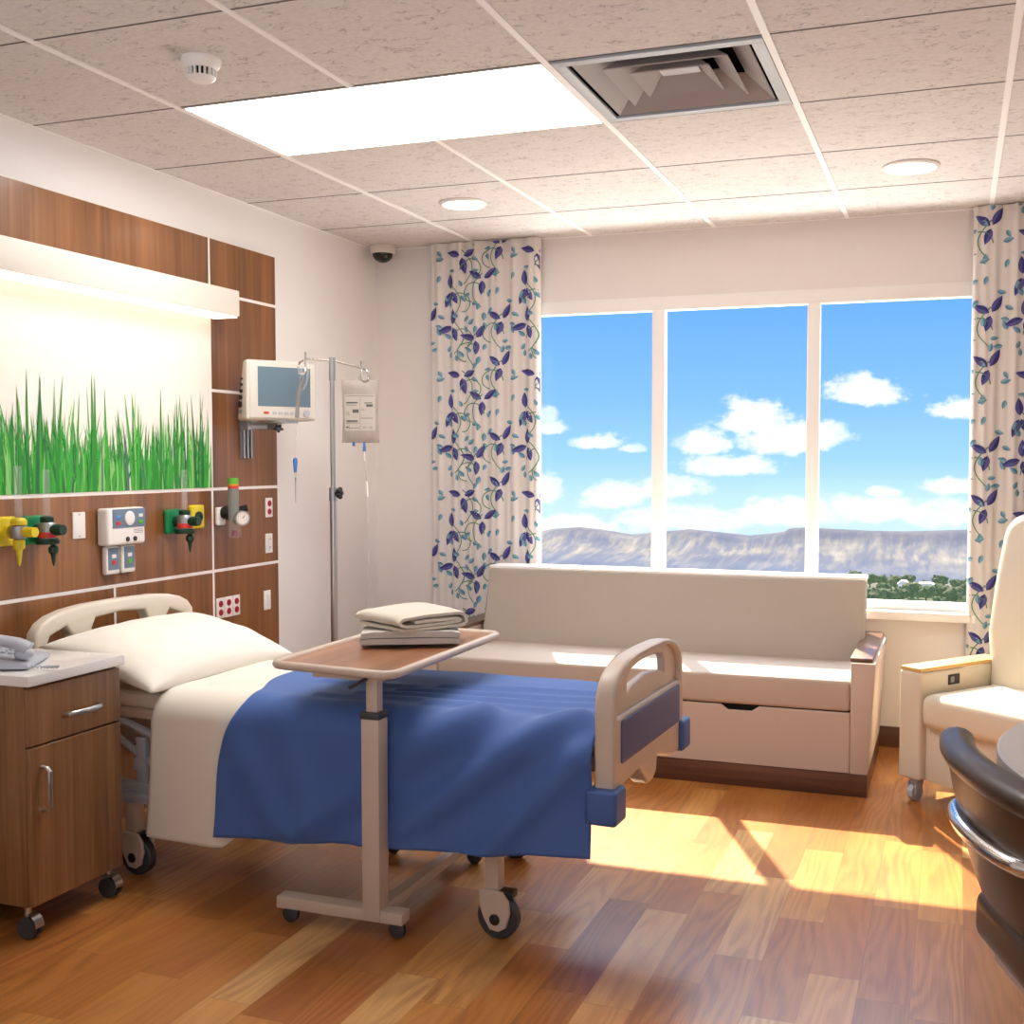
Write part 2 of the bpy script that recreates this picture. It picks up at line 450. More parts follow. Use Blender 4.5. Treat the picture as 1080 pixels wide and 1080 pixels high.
# ------------------------------------------------------------------ camera
cam_d = bpy.data.cameras.new('camera'); cam = bpy.data.objects.new('camera', cam_d); COL.objects.link(cam)
cam_d.sensor_width = 36; cam_d.sensor_fit = 'HORIZONTAL'
cam_d.lens = 1210.5*36/1080
cam_d.shift_x = -31.95/1080; cam_d.shift_y = 6.86/1080
cam_d.clip_start = .02; cam_d.clip_end = 3000
cam.location = (2.3107, -3.0569, 1.3151)
cam.rotation_euler = (R(90-2.8979), 0, R(19.7647))
sc.camera = cam

# ------------------------------------------------------------------ room shell
XR, YF = 3.7, -4.3
f = MB(); f.box(XW-.1, XR+.1, YF-.1, YW+.1, -.08, 0)
f.build('floor', M['floor'], kind='structure', smooth=False)
MB().box(XW-.1, XW, YF-.1, YW+.07, 0, CEIL+.02).build('wall_left', M['wall'], kind='structure', smooth=False)
MB().box(XR, XR+.1, YF-.1, YW+.07, 0, CEIL+.02).build('wall_right', M['wall'], kind='structure', smooth=False)
MB().box(XW, XR, YF-.1, YF, 0, CEIL+.02).build('wall_front', M['wall'], kind='structure', smooth=False)
WX0, WX1, WZ0, WZ1 = .17, 2.45, .63, 2.105
w = MB()
w.box(XW, WX0, YW, YW+.07, 0, CEIL+.02); w.box(WX1, XR, YW, YW+.07, 0, CEIL+.02)
w.box(WX0, WX1, YW, YW+.07, 0, WZ0); w.box(WX0, WX1, YW, YW+.07, WZ1, CEIL+.02)
w.build('wall_back', M['wall_b'], kind='structure', smooth=False)
MB().box(XW, XR, YW-.014, YW, 0, .095, .004).build('baseboard_back', M['darkwood'], kind='structure')
MB().box(XW, XW+.034, YF, 1.40, 0, .095, .004).build('baseboard_left', M['cabwood'], kind='structure')

# ceiling: lay-in tiles on a 0.61 m grid, openings left for the troffer and the vent
T = .61
c = MB(); bars = MB()
i0, i1 = -1, 7; j0, j1 = -8, 4
for i in range(i0, i1):
    for j in range(j0, j1):
        if (i, j) in ((0, 0), (1, 0), (2, 0)): continue
        xa, xb = max(i*T, XW), min((i+1)*T, XR); ya, yb = max(j*T, YF), min((j+1)*T, YW)
        if xb-xa < .02 or yb-ya < .02: continue
        c.box(xa, xb, ya, yb, CEIL, CEIL+.02)
ceil = c.build('ceiling', M['ceil'], kind='structure', smooth=False)
for i in range(i0+1, i1):
    for ya, yb in (((YF, .004), (T-.004, YW)) if i == 1 else ((YF, YW),)): bars.box(i*T-.010, i*T+.010, ya, yb, CEIL-.004, CEIL+.015, mi=0)
for i in range(i0, i1):
    xa, xb = max(i*T, XW)+.010, min((i+1)*T, XR)-.010
    for j in range(j0, j1):
        if j*T < YF: continue
        bars.box(xa, xb, j*T-.0035, j*T+.0035, CEIL-.001, CEIL+.015, mi=1)  # dark strips paint the shadow line at the tile edges
bars.box(XW, XW+.012, YF, YW, CEIL-.003, CEIL+.01); bars.box(XW, XR, YW-.012, YW, CEIL-.003, CEIL+.01)
bars.build('ceiling_grid', [M['tbar'], M['gap']], ceil, smooth=False)
MB().box(XW-.1, XR+.1, YF-.1, YW+.07, CEIL+.30, CEIL+.36).build('light_blocking_slab', M['gap'], ceil, smooth=False)  # unseen cover added above the tiles to block light

# window: frame with three panes and a sill
fr = MB()
ZB, ZT = .672, 2.040
fr.box(WX0, WX1, YW-.004, YW+.06, ZT, WZ1, .004); fr.box(WX0, WX1, YW+.005, YW+.06, WZ0, ZB, .004)
for a, b in ((WX0, .235), (.915, .978), (1.655, 1.712), (2.39, WX1)): fr.box(a, b, YW+.002, YW+.06, ZB-.01, ZT+.01, .004)
win = fr.build('window_1', M['frame'], kind='structure')
for a, b in ((.235, .915), (.978, 1.655), (1.712, 2.39)):
    MB().box(a-.006, b+.006, YW+.034, YW+.040, ZB-.006, ZT+.006).build('pane', M['glass'], win, smooth=False)
MB().box(WX0-.05, WX1+.05, YW-.075, YW+.02, WZ0-.035, WZ0+.004, .006).build('window_sill', M['frame'], win)

# ------------------------------------------------------------------ walnut headwall, mural, lamp
XP = -.563
hw = thing('headwall_panel', 'walnut wall panelling with white seams behind the bed', 'wall panel', (XW, .28, 0))
MB().box(XW+.001, XP-.0012, -.85, 1.41, .095, 2.226, .001, 1).build('seam_backing', M['seam'], hw)
g_ = .006
def board(y0, y1, z0, z1): MB().box(XP-.0035, XP, y0+g_, y1-g_, z0+g_, z1-g_, .0015, 1).build('veneer_board', M['walnut'], hw)
for z0, z1 in ((.095, .858), (.858, 1.197), (1.197, 1.602), (1.602, 2.002), (2.002, 2.226)):
    board(.928, 1.416, z0, z1); board(-.856, -.368, z0, z1)
board(-.368, .928, 1.93, 2.226); board(-.368, .928, .858, 1.197)
board(-.368, .336, .095, .858); board(.336, .928, .095, .858)
MB().box(XP-.001, XP+.001, -.85, 1.41, 2.2205, 2.2265).build('top_trim', M['seam'], hw)

mu = thing('grass_mural', 'cream wall panel printed with tall green grass blades', 'mural', (XP, .28, 1.2))
MB().box(XP-.0035, XP-.0005, -.364, .924, 1.204, 1.93).build('backing', M['mural'], mu)
gb = MB(); rg = random.Random(3)
def blade(y, h, wd, lean, curl, mi, k):
    X = XP+.0002+k*.000003
    n = 7; L = []; Rr = []
    for i in range(n+1):
        t = i/n; cy = y+lean*t+curl*t*t; ww = wd*(1-t)**.8*(.75+.5*min(1, t*3))*.5
        L.append((X, cy-ww, 1.204+h*t)); Rr.append((X, cy+ww, 1.204+h*t))
    tb = bmesh.new()
    a = [tb.verts.new(p) for p in L]; b = [tb.verts.new(p) for p in Rr]
    for i in range(n): tb.faces.new((a[i], b[i], b[i+1], a[i+1]))
    for v in tb.verts: v.co.y = min(.923, max(-.363, v.co.y))
    gb.merge(tb, None, mi)
k = 0
for _ in range(520):
    y = rg.uniform(-.36, .92); d = rg.random()
    dens = .5+.5*math.sin(y*14+1.2)*math.sin(y*5.3+.4)
    h = .10+.16*rg.random()+.09*dens*rg.random()
    if d > .93: h = .27+.16*rg.random()
    mi = rg.choices(range(5), (.40, .28, .12, .12, .08))[0]
    blade(y, h, rg.uniform(.007, .017), rg.gauss(0, .018), rg.gauss(0, .02), mi, k); k += 1
for y, h in ((-.10, .36), (-.03, .40), (.06, .41), (.12, .33), (.235, .43), (.245, .42), (.44, .36), (.47, .33), (.60, .40), (.655, .30), (.70, .36), (.82, .38), (.86, .30)):
    blade(y, h, .017, rg.gauss(0, .012), rg.gauss(0, .012), rg.choice((0, 1, 2)), k); k += 1
gb.build('grass_print', GRASS, mu, smooth=False)

ol = thing('overbed_lamp', 'long cream box lamp glowing above the grass mural', 'wall lamp', (XP, .28, 1.95))
MB().box(XP, -.44, -.41, .957, 1.899, 2.003, .004).build('housing', M['lampcase'], ol)
MB().box(XP+.008, -.447, -.40, .948, 1.893, 1.900).build('diffuser', M['glow_w'], ol)

# ------------------------------------------------------------------ ceiling fittings
tr = thing('ceiling_troffer', 'bright two-tile rectangular light panel in the ceiling', 'ceiling light', (T, T/2, CEIL))
MB().box(.014, 2*T-.014, .008, T-.008, CEIL-.0015, CEIL+.006).build('diffuser', M['glow'], tr, smooth=False)
t = MB()
for a in ((.008, .016, .004, T-.004), (2*T-.016, 2*T-.008, .004, T-.004), (.008, 2*T-.008, .004, .010), (.008, 2*T-.008, T-.010, T-.004)): t.box(*a, CEIL-.003, CEIL+.012)
t.box(.01, 2*T-.01, .004, T-.004, CEIL+.012, CEIL+.03)
t.build('frame', M['lampcase'], tr, smooth=False)

cx, cy = 2.5*T, .5*T
ve = thing('air_vent', 'square grey metal air diffuser in the ceiling beside the light panel', 'air vent', (cx, cy, CEIL))
v = MB(); H0 = T/2-.012; H1 = T/2-.046
for sx0, sx1, sy0, sy1 in ((-H0, H0, -H0, -H1), (-H0, H0, H1, H0), (-H0, -H1, -H1, H1), (H1, H0, -H1, H1)):
    v.box(cx+sx0, cx+sx1, cy+sy0, cy+sy1, CEIL-.005, CEIL+.004, .0015)
v.build('frame', M['ventgrey'], ve)
v = MB(); v.box(cx-H0, cx+H0, cy-H0, cy+H0, CEIL+.13, CEIL+.14)
for sx0, sx1, sy0, sy1 in ((-H0, H0, -H0, -H0+.008), (-H0, H0, H0-.008, H0), (-H0, -H0+.008, -H0, H0), (H0-.008, H0, -H0, H0)):
    v.box(cx+sx0, cx+sx1, cy+sy0, cy+sy1, CEIL+.004, CEIL+.13)
v.build('duct_box', M['dark'], ve, smooth=False)
for s0, s1, z0, z1 in ((.246, .170, .000, .066), (.176, .105, .002, .064), (.112, .055, .004, .056)):
    v = MB()
    for q in range(4):
        a = [(-s0, -s0, z0), (s0, -s0, z0), (s1, -s1, z1), (-s1, -s1, z1)]
        b = [(x, y-.003, z+.003) for x, y, z in a]
        mt = Tm(cx, cy, CEIL) @ Rm(90*q, 'Z')
        tb = bmesh.new(); A = [tb.verts.new(p) for p in a]; B = [tb.verts.new(p) for p in b]
        tb.faces.new(A); tb.faces.new(B[::-1])
        for e in range(4): tb.faces.new((A[e], B[e], B[(e+1) % 4], A[(e+1) % 4]))
        bmesh.ops.recalc_face_normals(tb, faces=tb.faces); v.merge(tb, mt)
    v.build('louver', M['ventslat'], ve, smooth=False)
MB().box(cx-.058, cx+.058, cy-.058, cy+.058, CEIL+.045, CEIL+.050).build('centre_plate', M['ventslat'], ve, smooth=False)

dl = thing('downlight', 'round white downlight in the ceiling nearest the left curtain', 'ceiling light', (.5*T, 2.5*T, CEIL), group='round downlights', local=True)
MB().lathe([(.102, .0), (.104, -.006), (.098, -.012), (.090, -.013), (.088, -.010), (.086, 0)], 40, cap=False).build('trim_ring', M['white'], dl)
MB().lathe([(.087, -.0115), (.0001, -.0125)], 40, cap=False).build('lens', M['glow_d'], dl)
copy_tree(dl, (3.5*T, 2.5*T, CEIL), 'round white downlight in the ceiling nearest the right curtain')

sd = thing('smoke_detector', 'small white smoke detector on the ceiling left of the light panel', 'smoke detector', (.337, -.343, CEIL), local=True)
MB().lathe([(.0001, 0), (.062, 0), (.064, -.008), (.056, -.026), (.047, -.036)], 32, cap=False).build('base', M['white'], sd)
MB().lathe([(.040, -.034), (.037, -.058)], 32, cap=False).build('sensor_core', M['dark'], sd)
v = MB()
for q in range(18):
    a = q*20
    v.box(.036, .047, -.0032, .0032, -.058, -.034, mat=Rm(a, 'Z'))
v.lathe([(.045, -.058), (.042, -.064), (.028, -.072), (.0001, -.073)], 32, cap=False)
v.build('slotted_cap', M['white'], sd)
sd.scale = (.87, .87, .87)

dc = thing('ceiling_camera', 'small dark security dome under the ceiling in the far left corner', 'security camera', (-.49, 2.30, CEIL), local=True)
MB().lathe([(.0001, 0), (.068, 0), (.070, -.006), (.066, -.010), (.067, -.014), (.067, -.030), (.060, -.040), (.052, -.041)], 32, cap=False).build('base', M['mon'], dc)
MB().lathe([(.053, -.040)]+[(.053*math.cos(R(a)), -.040-.046*math.sin(R(a))) for a in range(10, 91, 10)], 32, cap=False).build('dome', PM('smoked_dome', '#1f201c', .12), dc)

# ------------------------------------------------------------------ wall devices on the panel
def wplate(mb, y, z, w, h, t=.006, mi=0): mb.box(XP, XP+t, y-w/2, y+w/2, z-h/2, z+h/2, .0025, 2, mi)
XPX = Matrix(((0, 0, 1, 0), (0, 1, 0, 0), (-1, 0, 0, 0), (0, 0, 0, 1)))     # lathe axis +z -> +x
def onwall(y, z, x=XP): return Tm(x, y, z) @ XPX

def outlet(name, label, y, z, col, group=None):
    o = thing(name, label, 'power outlet', (XP, y, z), group=group)
    m = MB(); wplate(m, y, z, .052, .086); m.build('cover_plate', M['plate'], o)
    for dz in (-.018, .018):
        m = MB(); m.lathe([(.0001, .0095), (.0125, .0095), (.0135, .0085), (.0135, .004)][::-1], 20, 0, onwall(y, z+dz))
        for dy in (-.005, .005): m.box(XP+.0095, XP+.0099, y+dy-.0012, y+dy+.0012, z+dz-.003, z+dz+.004, mi=1)
        m.build('receptacle', [col, M['dark']], o)
    return o
outlet('power_outlet', 'white plate with two red sockets, level with the suction gauge', 1.334, 1.106, M['red'])
outlet('power_outlet', 'white plate with two pale sockets below the single red outlet', 1.331, .947, M['plate'])
for q, lab in enumerate(('leftmost', 'middle', 'rightmost')):
    outlet('power_outlet', lab+' of three red-socket outlets side by side above the pillow', .965+q*.056, .700, M['red'], 'row of three red outlets')
o = thing('light_switch', 'white rocker switch plate at lower right edge of the wood panel', 'light switch', (XP, 1.312, .695))
m = MB(); wplate(m, 1.312, .695, .050, .086); m.build('cover_plate', M['plate'], o)
MB().box(XP+.005, XP+.011, 1.301, 1.323, .672, .718, .002).build('rocker', M['plate'], o)
o = thing('blank_plate', 'blank white wall plate between the left regulators and the nurse call unit', 'wall plate', (XP, .155, 1.089))
m = MB(); wplate(m, .155, 1.089, .060, .092); m.build('cover_plate', M['plate'], o)
for dz in (-.038, .038): MB().lathe([(.003, .005), (.003, .0075), (.0001, .0078)], 10, 0, onwall(.155, 1.089+dz)).build('screw', M['metal'], o)

# nurse call unit
nc = thing('nurse_call_unit', 'white and slate wall unit with a round dial beside the blank plate', 'nurse call unit', (XP, .345, 1.076))
MB().box(XP, XP+.052, .245, .445, 1.010, 1.144, .012, 3).build('housing', M['plate'], nc)
MB().box(XP+.050, XP+.0545, .268, .442, 1.072, 1.140, .003).build('control_panel', M['blueui'], nc)
MB().lathe([(.026, 0), (.026, .004), (.022, .006), (.0001, .006)], 28, 0, onwall(.355, 1.106, XP+.053)).build('dial', M['plate'], nc)
for y, z, cm in ((.296, 1.112, M['bluebtn']), (.296, 1.089, M['redlab']), (.415, 1.114, M['plate']), (.415, 1.090, M['lime'])):
    MB().box(XP+.053, XP+.0565, y-.011, y+.011, z-.006, z+.006, .001).build('button', cm, nc)
for y in (.345, .385): MB().lathe([(.009, 0), (.009, .005), (.006, .007), (.0001, .007)], 16, 0, onwall(y, 1.030, XP+.051)).build('jack', M['dgrey'], nc)
m = MB()
for q in range(3): m.box(XP+.0519, XP+.0526, .380, .430, 1.062-q*.006, 1.064-q*.006)
m.build('caption', M['grey'], nc)
def remote(label, y, btn):
    o = thing('call_handset', label, 'handset', (XP, y, .956), group='call handsets under the nurse call unit')
    MB().box(XP, XP+.024, y-.035, y+.035, .904, 1.006, .008, 3).build('shell', M['plate'], o)
    MB().box(XP+.023, XP+.0265, y-.027, y+.027, .921, 1.000, .004).build('face', M['blueui'], o)
    MB().box(XP+.026, XP+.0285, y-.011, y+.011, .963, .977, .002).build('button', M['plate'], o)
    MB().box(XP+.026, XP+.0285, y-.010, y+.010, .940, .955, .002).build('button', btn, o)
remote('grey handset with a red button, left below the nurse call unit', .302, M['redlab'])
remote('grey handset with a green button, right below the nurse call unit', .386, M['lime'])

# gas regulators
def tube_up(y, x, z0, z1, r=.012): return MB().tube([(x, y, z0), (x, y, z1)], r, 12)
def oxy(label, y, z):
    o = thing('oxygen_regulator', label, 'oxygen regulator', (XP, y, z), group='green oxygen regulators')
    MB().box(XP, XP+.022, y-.046, y+.046, z-.048, z+.048, .010, 3).build('wall_plate', M['green'], o)
    MB().tube([(XP+.02, y, z), (XP+.038, y, z)], .020, 16).build('coupling', M['dgreen'], o)
    MB().tube([(XP+.03, y, z), (XP+.05, y, z)], .011, 12).build('stem', M['alu'], o)
    X = XP+.066
    MB().lathe([(.027, -.028), (.029, -.02), (.029, .018), (.024, .026)], 20, 0, Tm(X, y, z)).build('valve_body', M['alu'], o)
    MB().lathe([(.0292, -.024), (.0292, -.006)], 20, 0, Tm(X, y, z), cap=False).build('red_label', M['redlab'], o)
    MB().lathe([(.020, .026), (.022, .030), (.022, .042), (.015, .046)], 20, 0, Tm(X, y, z)).build('top_collar', M['dgreen'], o)
    MB().lathe([(.036, -.046), (.038, -.042), (.038, -.032), (.033, -.028)], 20, 0, Tm(X, y, z)).build('lower_collar', M['dgreen'], o)
    MB().tube([(X+.01, y, z+.002), (X+.040, y, z+.002), (X+.066, y, z+.002)], [.014, .019, .017], 16).build('knob', M['dgreen'], o)
    MB().lathe([(.0015, -.118), (.005, -.108), (.009, -.080), (.016, -.072), (.016, -.056), (.008, -.050), (.008, -.044)], 14, 0, Tm(X+.020, y+.004, z)).build('nozzle', M['dgreen'], o)
    tube_up(y, X, z+.044, z+.20).build('flow_tube', M['clear'], o)
    return o
oxy('green oxygen regulator left of the blank plate, beside the yellow one', -.060, 1.086)
oxy('green oxygen regulator right of the nurse call unit', .657, 1.078)
def airp(m, y, z): m.box(XP, XP+.024, y-.042, y+.042, z-.048, z+.048, .010, 3)
yy_ = -.188; yz = 1.088
yo = thing('air_regulator', 'yellow medical air regulator at the left edge', 'air regulator', (XP, yy_, yz))
m = MB(); airp(m, yy_, yz); m.build('wall_plate', M['yellow'], yo)
MB().tube([(XP+.02, yy_, yz), (XP+.040, yy_, yz)], .019, 16).build('coupling', M['yellow'], yo)
MB().tube([(XP+.035, yy_, yz), (XP+.06, yy_, yz)], .010, 12).build('stem', M['alu'], yo)
X = XP+.072
MB().lathe([(.024, -.022), (.026, -.016), (.026, .018), (.020, .022)], 18, 0, Tm(X, yy_, yz)).build('valve_body', M['alu'], yo)
MB().lathe([(.024, .022), (.025, .026), (.025, .036), (.018, .044)], 18, 0, Tm(X, yy_, yz)).build('top_collar', M['yellow'], yo)
MB().tube([(X+.015, yy_, yz), (X+.04, yy_, yz), (X+.066, yy_, yz)], [.014, .017, .016], 16).build('knob', M['yellow'], yo)
MB().lathe([(.0015, -.110), (.005, -.100), (.010, -.060), (.018, -.052), (.018, -.026), (.012, -.022)], 14, 0, Tm(X, yy_, yz)).build('nozzle', M['yellow'], yo)
tube_up(yy_, X, yz+.04, yz+.21).build('flow_tube', M['clear'], yo)
yp = thing('air_outlet', 'plain yellow medical air outlet behind the right oxygen regulator', 'gas outlet', (XP, .80, 1.089))
m = MB(); airp(m, .80, 1.089); m.build('wall_plate', M['yellow'], yp)
MB().lathe([(.022, .022), (.022, .030), (.012, .031), (.012, .026), (.0001, .026)], 20, 0, onwall(.80, 1.089)).build('socket', M['dgreen'], yp)

# suction regulator
su = thing('suction_regulator', 'grey suction regulator with a round gauge and clear jar', 'suction regulator', (XP, .965, 1.09))
MB().box(XP, XP+.020, .938, .990, 1.045, 1.122, .009, 3).build('wall_plate', M['plate'], su)
X = XP+.075; y = .965; z = 1.088
MB().tube([(XP+.018, .972, z+.01), (XP+.040, .975, z+.01), (XP+.058, .978, z+.01)], [.024, .030, .026], 20).build('black_knob', M['black'], su)
MB().tube([(XP+.05, .976, z), (X, y, z)], .012, 12).build('stem', M['black'], su)
MB().tube([(X, y, z-.02), (X, y, z+.112)], .022, 18).build('grey_cylinder', M['grey'], su)
m = MB(); m.tube([(X, y, z+.112), (X, y, z+.122)], .0215, 18, 1); m.tube([(X, y, z+.122), (X, y, z+.130)], .0215, 18, 2); m.tube([(X, y, z+.130), (X, y, z+.155)], [.0215, .020], 18, 0)
m.build('coloured_cap', [M['lime'], M['redlab'], M['orange']], su)
d = Vector((.80, -.60, 0)); A0 = Vector((X+.006, y+.022, z-.010))
MB().tube([A0, A0+d*.05], .030, 20).build('gauge_housing', M['grey'], su)
m = MB(); m.tube([A0+d*.048, A0+d*.056], .032, 24); m.tube([A0+d*.0555, A0+d*.0572], .025, 24, 1)
ctr = A0+d*.058; sd_ = Vector((.6, .8, 0))
for q in range(9):
    a = R(-30+q*30); r_ = sd_*math.cos(a)*.019+Vector((0, 0, math.sin(a)*.019))
    m.ball(ctr+r_, .0016, 2, 1)
m.tube([ctr, ctr+sd_*.010+Vector((0, 0, .012))], .0012, 6, 2)
m.build('gauge', [M['metal'], M['plate'], M['black']], su)
MB().tube([(X+.002, y+.035, z+.022), (X+.03, y+.055, z+.03)], [.012, .015], 12).build('side_knob', M['black'], su)
MB().tube([(X+.006, y, z-.090), (X+.006, y, z-.022)], [.026, .027], 18).build('clear_jar', M['clear'], su)
MB().tube([(X+.006, y, z-.088), (X+.006, y, z-.060)], .013, 12).build('red_float', PM('maroon_float', '#8a1f45', .4), su)

# ------------------------------------------------------------------ patient monitor and its mount
mm = thing('monitor_mount', 'steel wall rail and arm carrying the patient monitor', 'wall bracket', (XP, 1.19, 1.40))
m = MB(); m.box(XP, XP+.012, 1.118, 1.190, 1.325, 1.575, .002)
for yy in (1.123, 1.150, 1.177): m.box(XP+.012, XP+.022, yy, yy+.010, 1.325, 1.575, .002)
m.build('rail', M['alu'], mm)
m = MB(); m.box(XP+.02, XP+.045, 1.123, 1.186, 1.445, 1.500, .004)
m.tube([(XP+.04, 1.15, 1.462), (XP+.10, 1.19, 1.462), (-.385, 1.155, 1.466)], .014, 10, sq=(1.2, .8))
m.box(-.435, -.325, 1.095, 1.205, 1.472, 1.4815, .003)
m.build('arm', M['alu'], mm)
m = MB(); m.lathe([(.012, .012), (.012, 0), (.020, -.002), (.022, -.010), (.006, -.013), (.006, -.020)], 16, 0, Tm(-.365, 1.115, 1.452)); m.build('clamp_knob', M['black'], mm)

mo = thing('patient_monitor', 'cream patient monitor with a grey blank screen on the wall arm', 'monitor', (-.388, 1.147, 1.482), 57, local=True)
# local: front faces -y, x to the right
m = MB()
def mtap(tb):
    for v in tb.verts:
        top = v.co.z > .1
        if v.co.y > 0: v.co.y = .020 if top else .088; v.co.x *= .92
m.box(-.157, .157, -.045, .085, 0, .250, .014, 3, taper=mtap)
m.build('casing', M['mon'], mo)
MB().box(-.145, .145, -.0505, -.044, .010, .241, .005).build('bezel', M['mon'], mo)
MB().box(-.110, .126, -.0525, -.0500, .058, .222, .002).build('screen', M['screen'], mo)
MB().box(-.085, -.063, -.0535, -.0500, .026, .036, .001).build('button', M['redlab'], mo)
for q in range(5): MB().box(-.045+q*.026, -.029+q*.026, -.0535, -.0500, .025, .037, .001).build('button', M['lgrey'], mo)
MB().tube([(.106, -.049, .031), (.106, -.060, .031)], .014, 18).build('knob', M['lgrey'], mo)
m = MB()
for q, (zz, rr) in enumerate(((.172, .004), (.148, .006), (.122, .008), (.096, .010), (.066, .013))):
    xx = -.153
    m.tube([(xx+.004, .012+.02*(.18-zz)/.11, zz), (xx-.004, .012+.02*(.18-zz)/.11, zz)], rr, 14)
m.build('cable_port', M['black'], mo)
m = MB(); m.box(-.1555, -.150, .01, .05, .030, .044, .001); m.build('side_label', M['grey'], mo)

# ------------------------------------------------------------------ IV pole and lines
PX, PY = -.156, 1.20
iv = thing('iv_pole', 'slim steel IV pole standing between the bed and left wall', 'IV pole', (PX, PY, 0))
MB().tube([(PX, PY, .10), (PX, PY, 1.16)], .0145, 14).build('lower_pole', M['metal'], iv)
MB().tube([(PX, PY, 1.15), (PX, PY, 1.742)], .0105, 14).build('upper_pole', M['metal'], iv)
MB().tube([(PX, PY, 1.145), (PX, PY, 1.20)], .0175, 14).build('collar', M['alu'], iv)
MB().tube([(PX, PY, 1.65), (PX, PY, 1.745)], .0135, 14).build('top_sleeve', M['alu'], iv)
d = Vector((.92, -.4, 0))*.02
m = MB(); m.tube([(PX+.015, PY-.006, 1.178), (PX+.035, PY-.014, 1.178)], [.006, .007], 8)
for q in range(5):
    a = q*2*PI/5; m.ball((PX+.040, PY-.016+.013*math.cos(a), 1.178+.016*math.sin(a)), .011, 0, 2)
m.ball((PX+.042, PY-.016, 1.178), .014, 0, 2)
m.build('clamp_knob', M['black'], iv)
HL = Vector((-.211, 1.08, 1.731)); HR = Vector((-.084, 1.32, 1.711)); TP = Vector((PX, PY, 1.733))
MB().tube([HL, TP, HR], .0045, 10).build('cross_bar', M['chrome'], iv)
def hook(c, sx):
    m = MB(); c = Vector(c)
    m.tube([c+Vector((0, 0, .028)), c+Vector((0, 0, 0)), c+Vector((0, 0, -.045)), c+Vector((sx*.012, 0, -.062)), c+Vector((sx*.030, 0, -.058)), c+Vector((sx*.036, 0, -.035)), c+Vector((sx*.026, 0, -.012)), c+Vector((sx*.010, 0, -.004))], .0042, 8)
    m.build('hook', M['chrome'], iv)
hook(HL, -1); hook(HR, 1)
for q in range(5):
    a = R(72*q+20); m = MB()
    m.tube([(PX, PY, .105), (PX+.09*math.cos(a), PY+.09*math.sin(a), .085), (PX+.215*math.cos(a), PY+.215*math.sin(a), .062)], .010, 8)
    leg = m.build('leg', M['metal'], iv)
    m = MB(); m.tube([(PX+.215*math.cos(a)-.011*math.sin(a), PY+.215*math.sin(a)+.011*math.cos(a), .030), (PX+.215*math.cos(a)+.011*math.sin(a), PY+.215*math.sin(a)-.011*math.cos(a), .030)], .030, 14)
    m.build('caster', M['dgrey'], leg)

# bag hanging from the right hook
BX, BY, BZ = -.088, 1.318, 1.390
bg = thing('iv_bag', 'clear fluid bag with printed label hanging from the IV pole', 'IV bag', (BX, BY, BZ), 22, local=True)
bw, bh = .080, .268
def bagf(sgn):
    def fn(u, v):
        x = (u*2-1); zc = v
        ww = bw*(1-.06*math.sin(PI*v))
        ed = (1-abs(x)**4)*(1-abs(2*v-1)**6)
        r = .012 if (abs(x) > .93 and (v < .03 or v > .97)) else 0
        return (x*ww, sgn*.016*ed*(1.15-.5*v), v*bh)
    return fn
m = MB(); m.grid(bagf(-1), 20, 20); m.grid(bagf(1), 20, 20); m.build('bag', M['bag'], bg)
m = MB()
def fr_y(x, z): return bagf(-1)((x/bw+1)/2, z/bh)[1]-.0012
def patch(mb, x0, x1, z0, z1, mi=0, off=0.0): mb.grid(lambda u, v: (x0+(x1-x0)*u, fr_y(x0+(x1-x0)*u, z0+(z1-z0)*v)-off, z0+(z1-z0)*v), 4, 4, mi)
patch(m, -.066, .064, .052, .205)
rb = random.Random(5)
for (x0, x1, z0, z1) in ((-.062, .058, .198, .200), (-.060, -.010, .168, .174), (-.060, -.015, .160, .162), (.018, .052, .168, .172), (.026, .054, .154, .164), (-.032, -.006, .128, .142), (-.060, -.046, .128, .130), (-.060, -.044, .120, .122), (.004, .020, .140, .142), (-.058, -.010, .090, .096), (-.060, -.006, .084, .086), (.004, .054, .104, .106), (-.060, -.050, .064, .070), (-.048, -.004, .062, .064), (.010, .028, .064, .066), (.036, .052, .064, .066), (0.0, .001, .056, .195)):
    patch(m, x0, x1, z0, z1, 1, .0008)
m.build('printed_label', [M['bagink'], M['ink']], bg)
m = MB(); m.tube([(0, 0, bh-.004), (-.010, 0, bh+.010), (0, 0, bh+.020), (.010, 0, bh+.010), (0, 0, bh-.004)], .004, 8); m.build('hang_tab', M['bag'], bg)
m = MB(); m.tube([(-.030, 0, .004), (-.030, 0, -.014)], .006, 10); m.tube([(.015, 0, .004), (.015, 0, -.036)], [.005, .0075], 10); m.build('port', M['drip'], bg)
m = MB(); m.tube([(.015, 0, -.036), (.016, 0, -.075)], [.005, .003], 10); m.tube([(.024, 0, -.165), (.027, 0, -.23)], .0065, 10); m.build('drip_chamber', M['plate'], bg)
MB().tube([(.016, 0, -.07), (.024, 0, -.165), (.026, 0, -.24), (.03, .02, -.55), (.00, .04, -.85), (-.05, .03, -.95)], .0022, 6).build('line', M['clear'], bg)
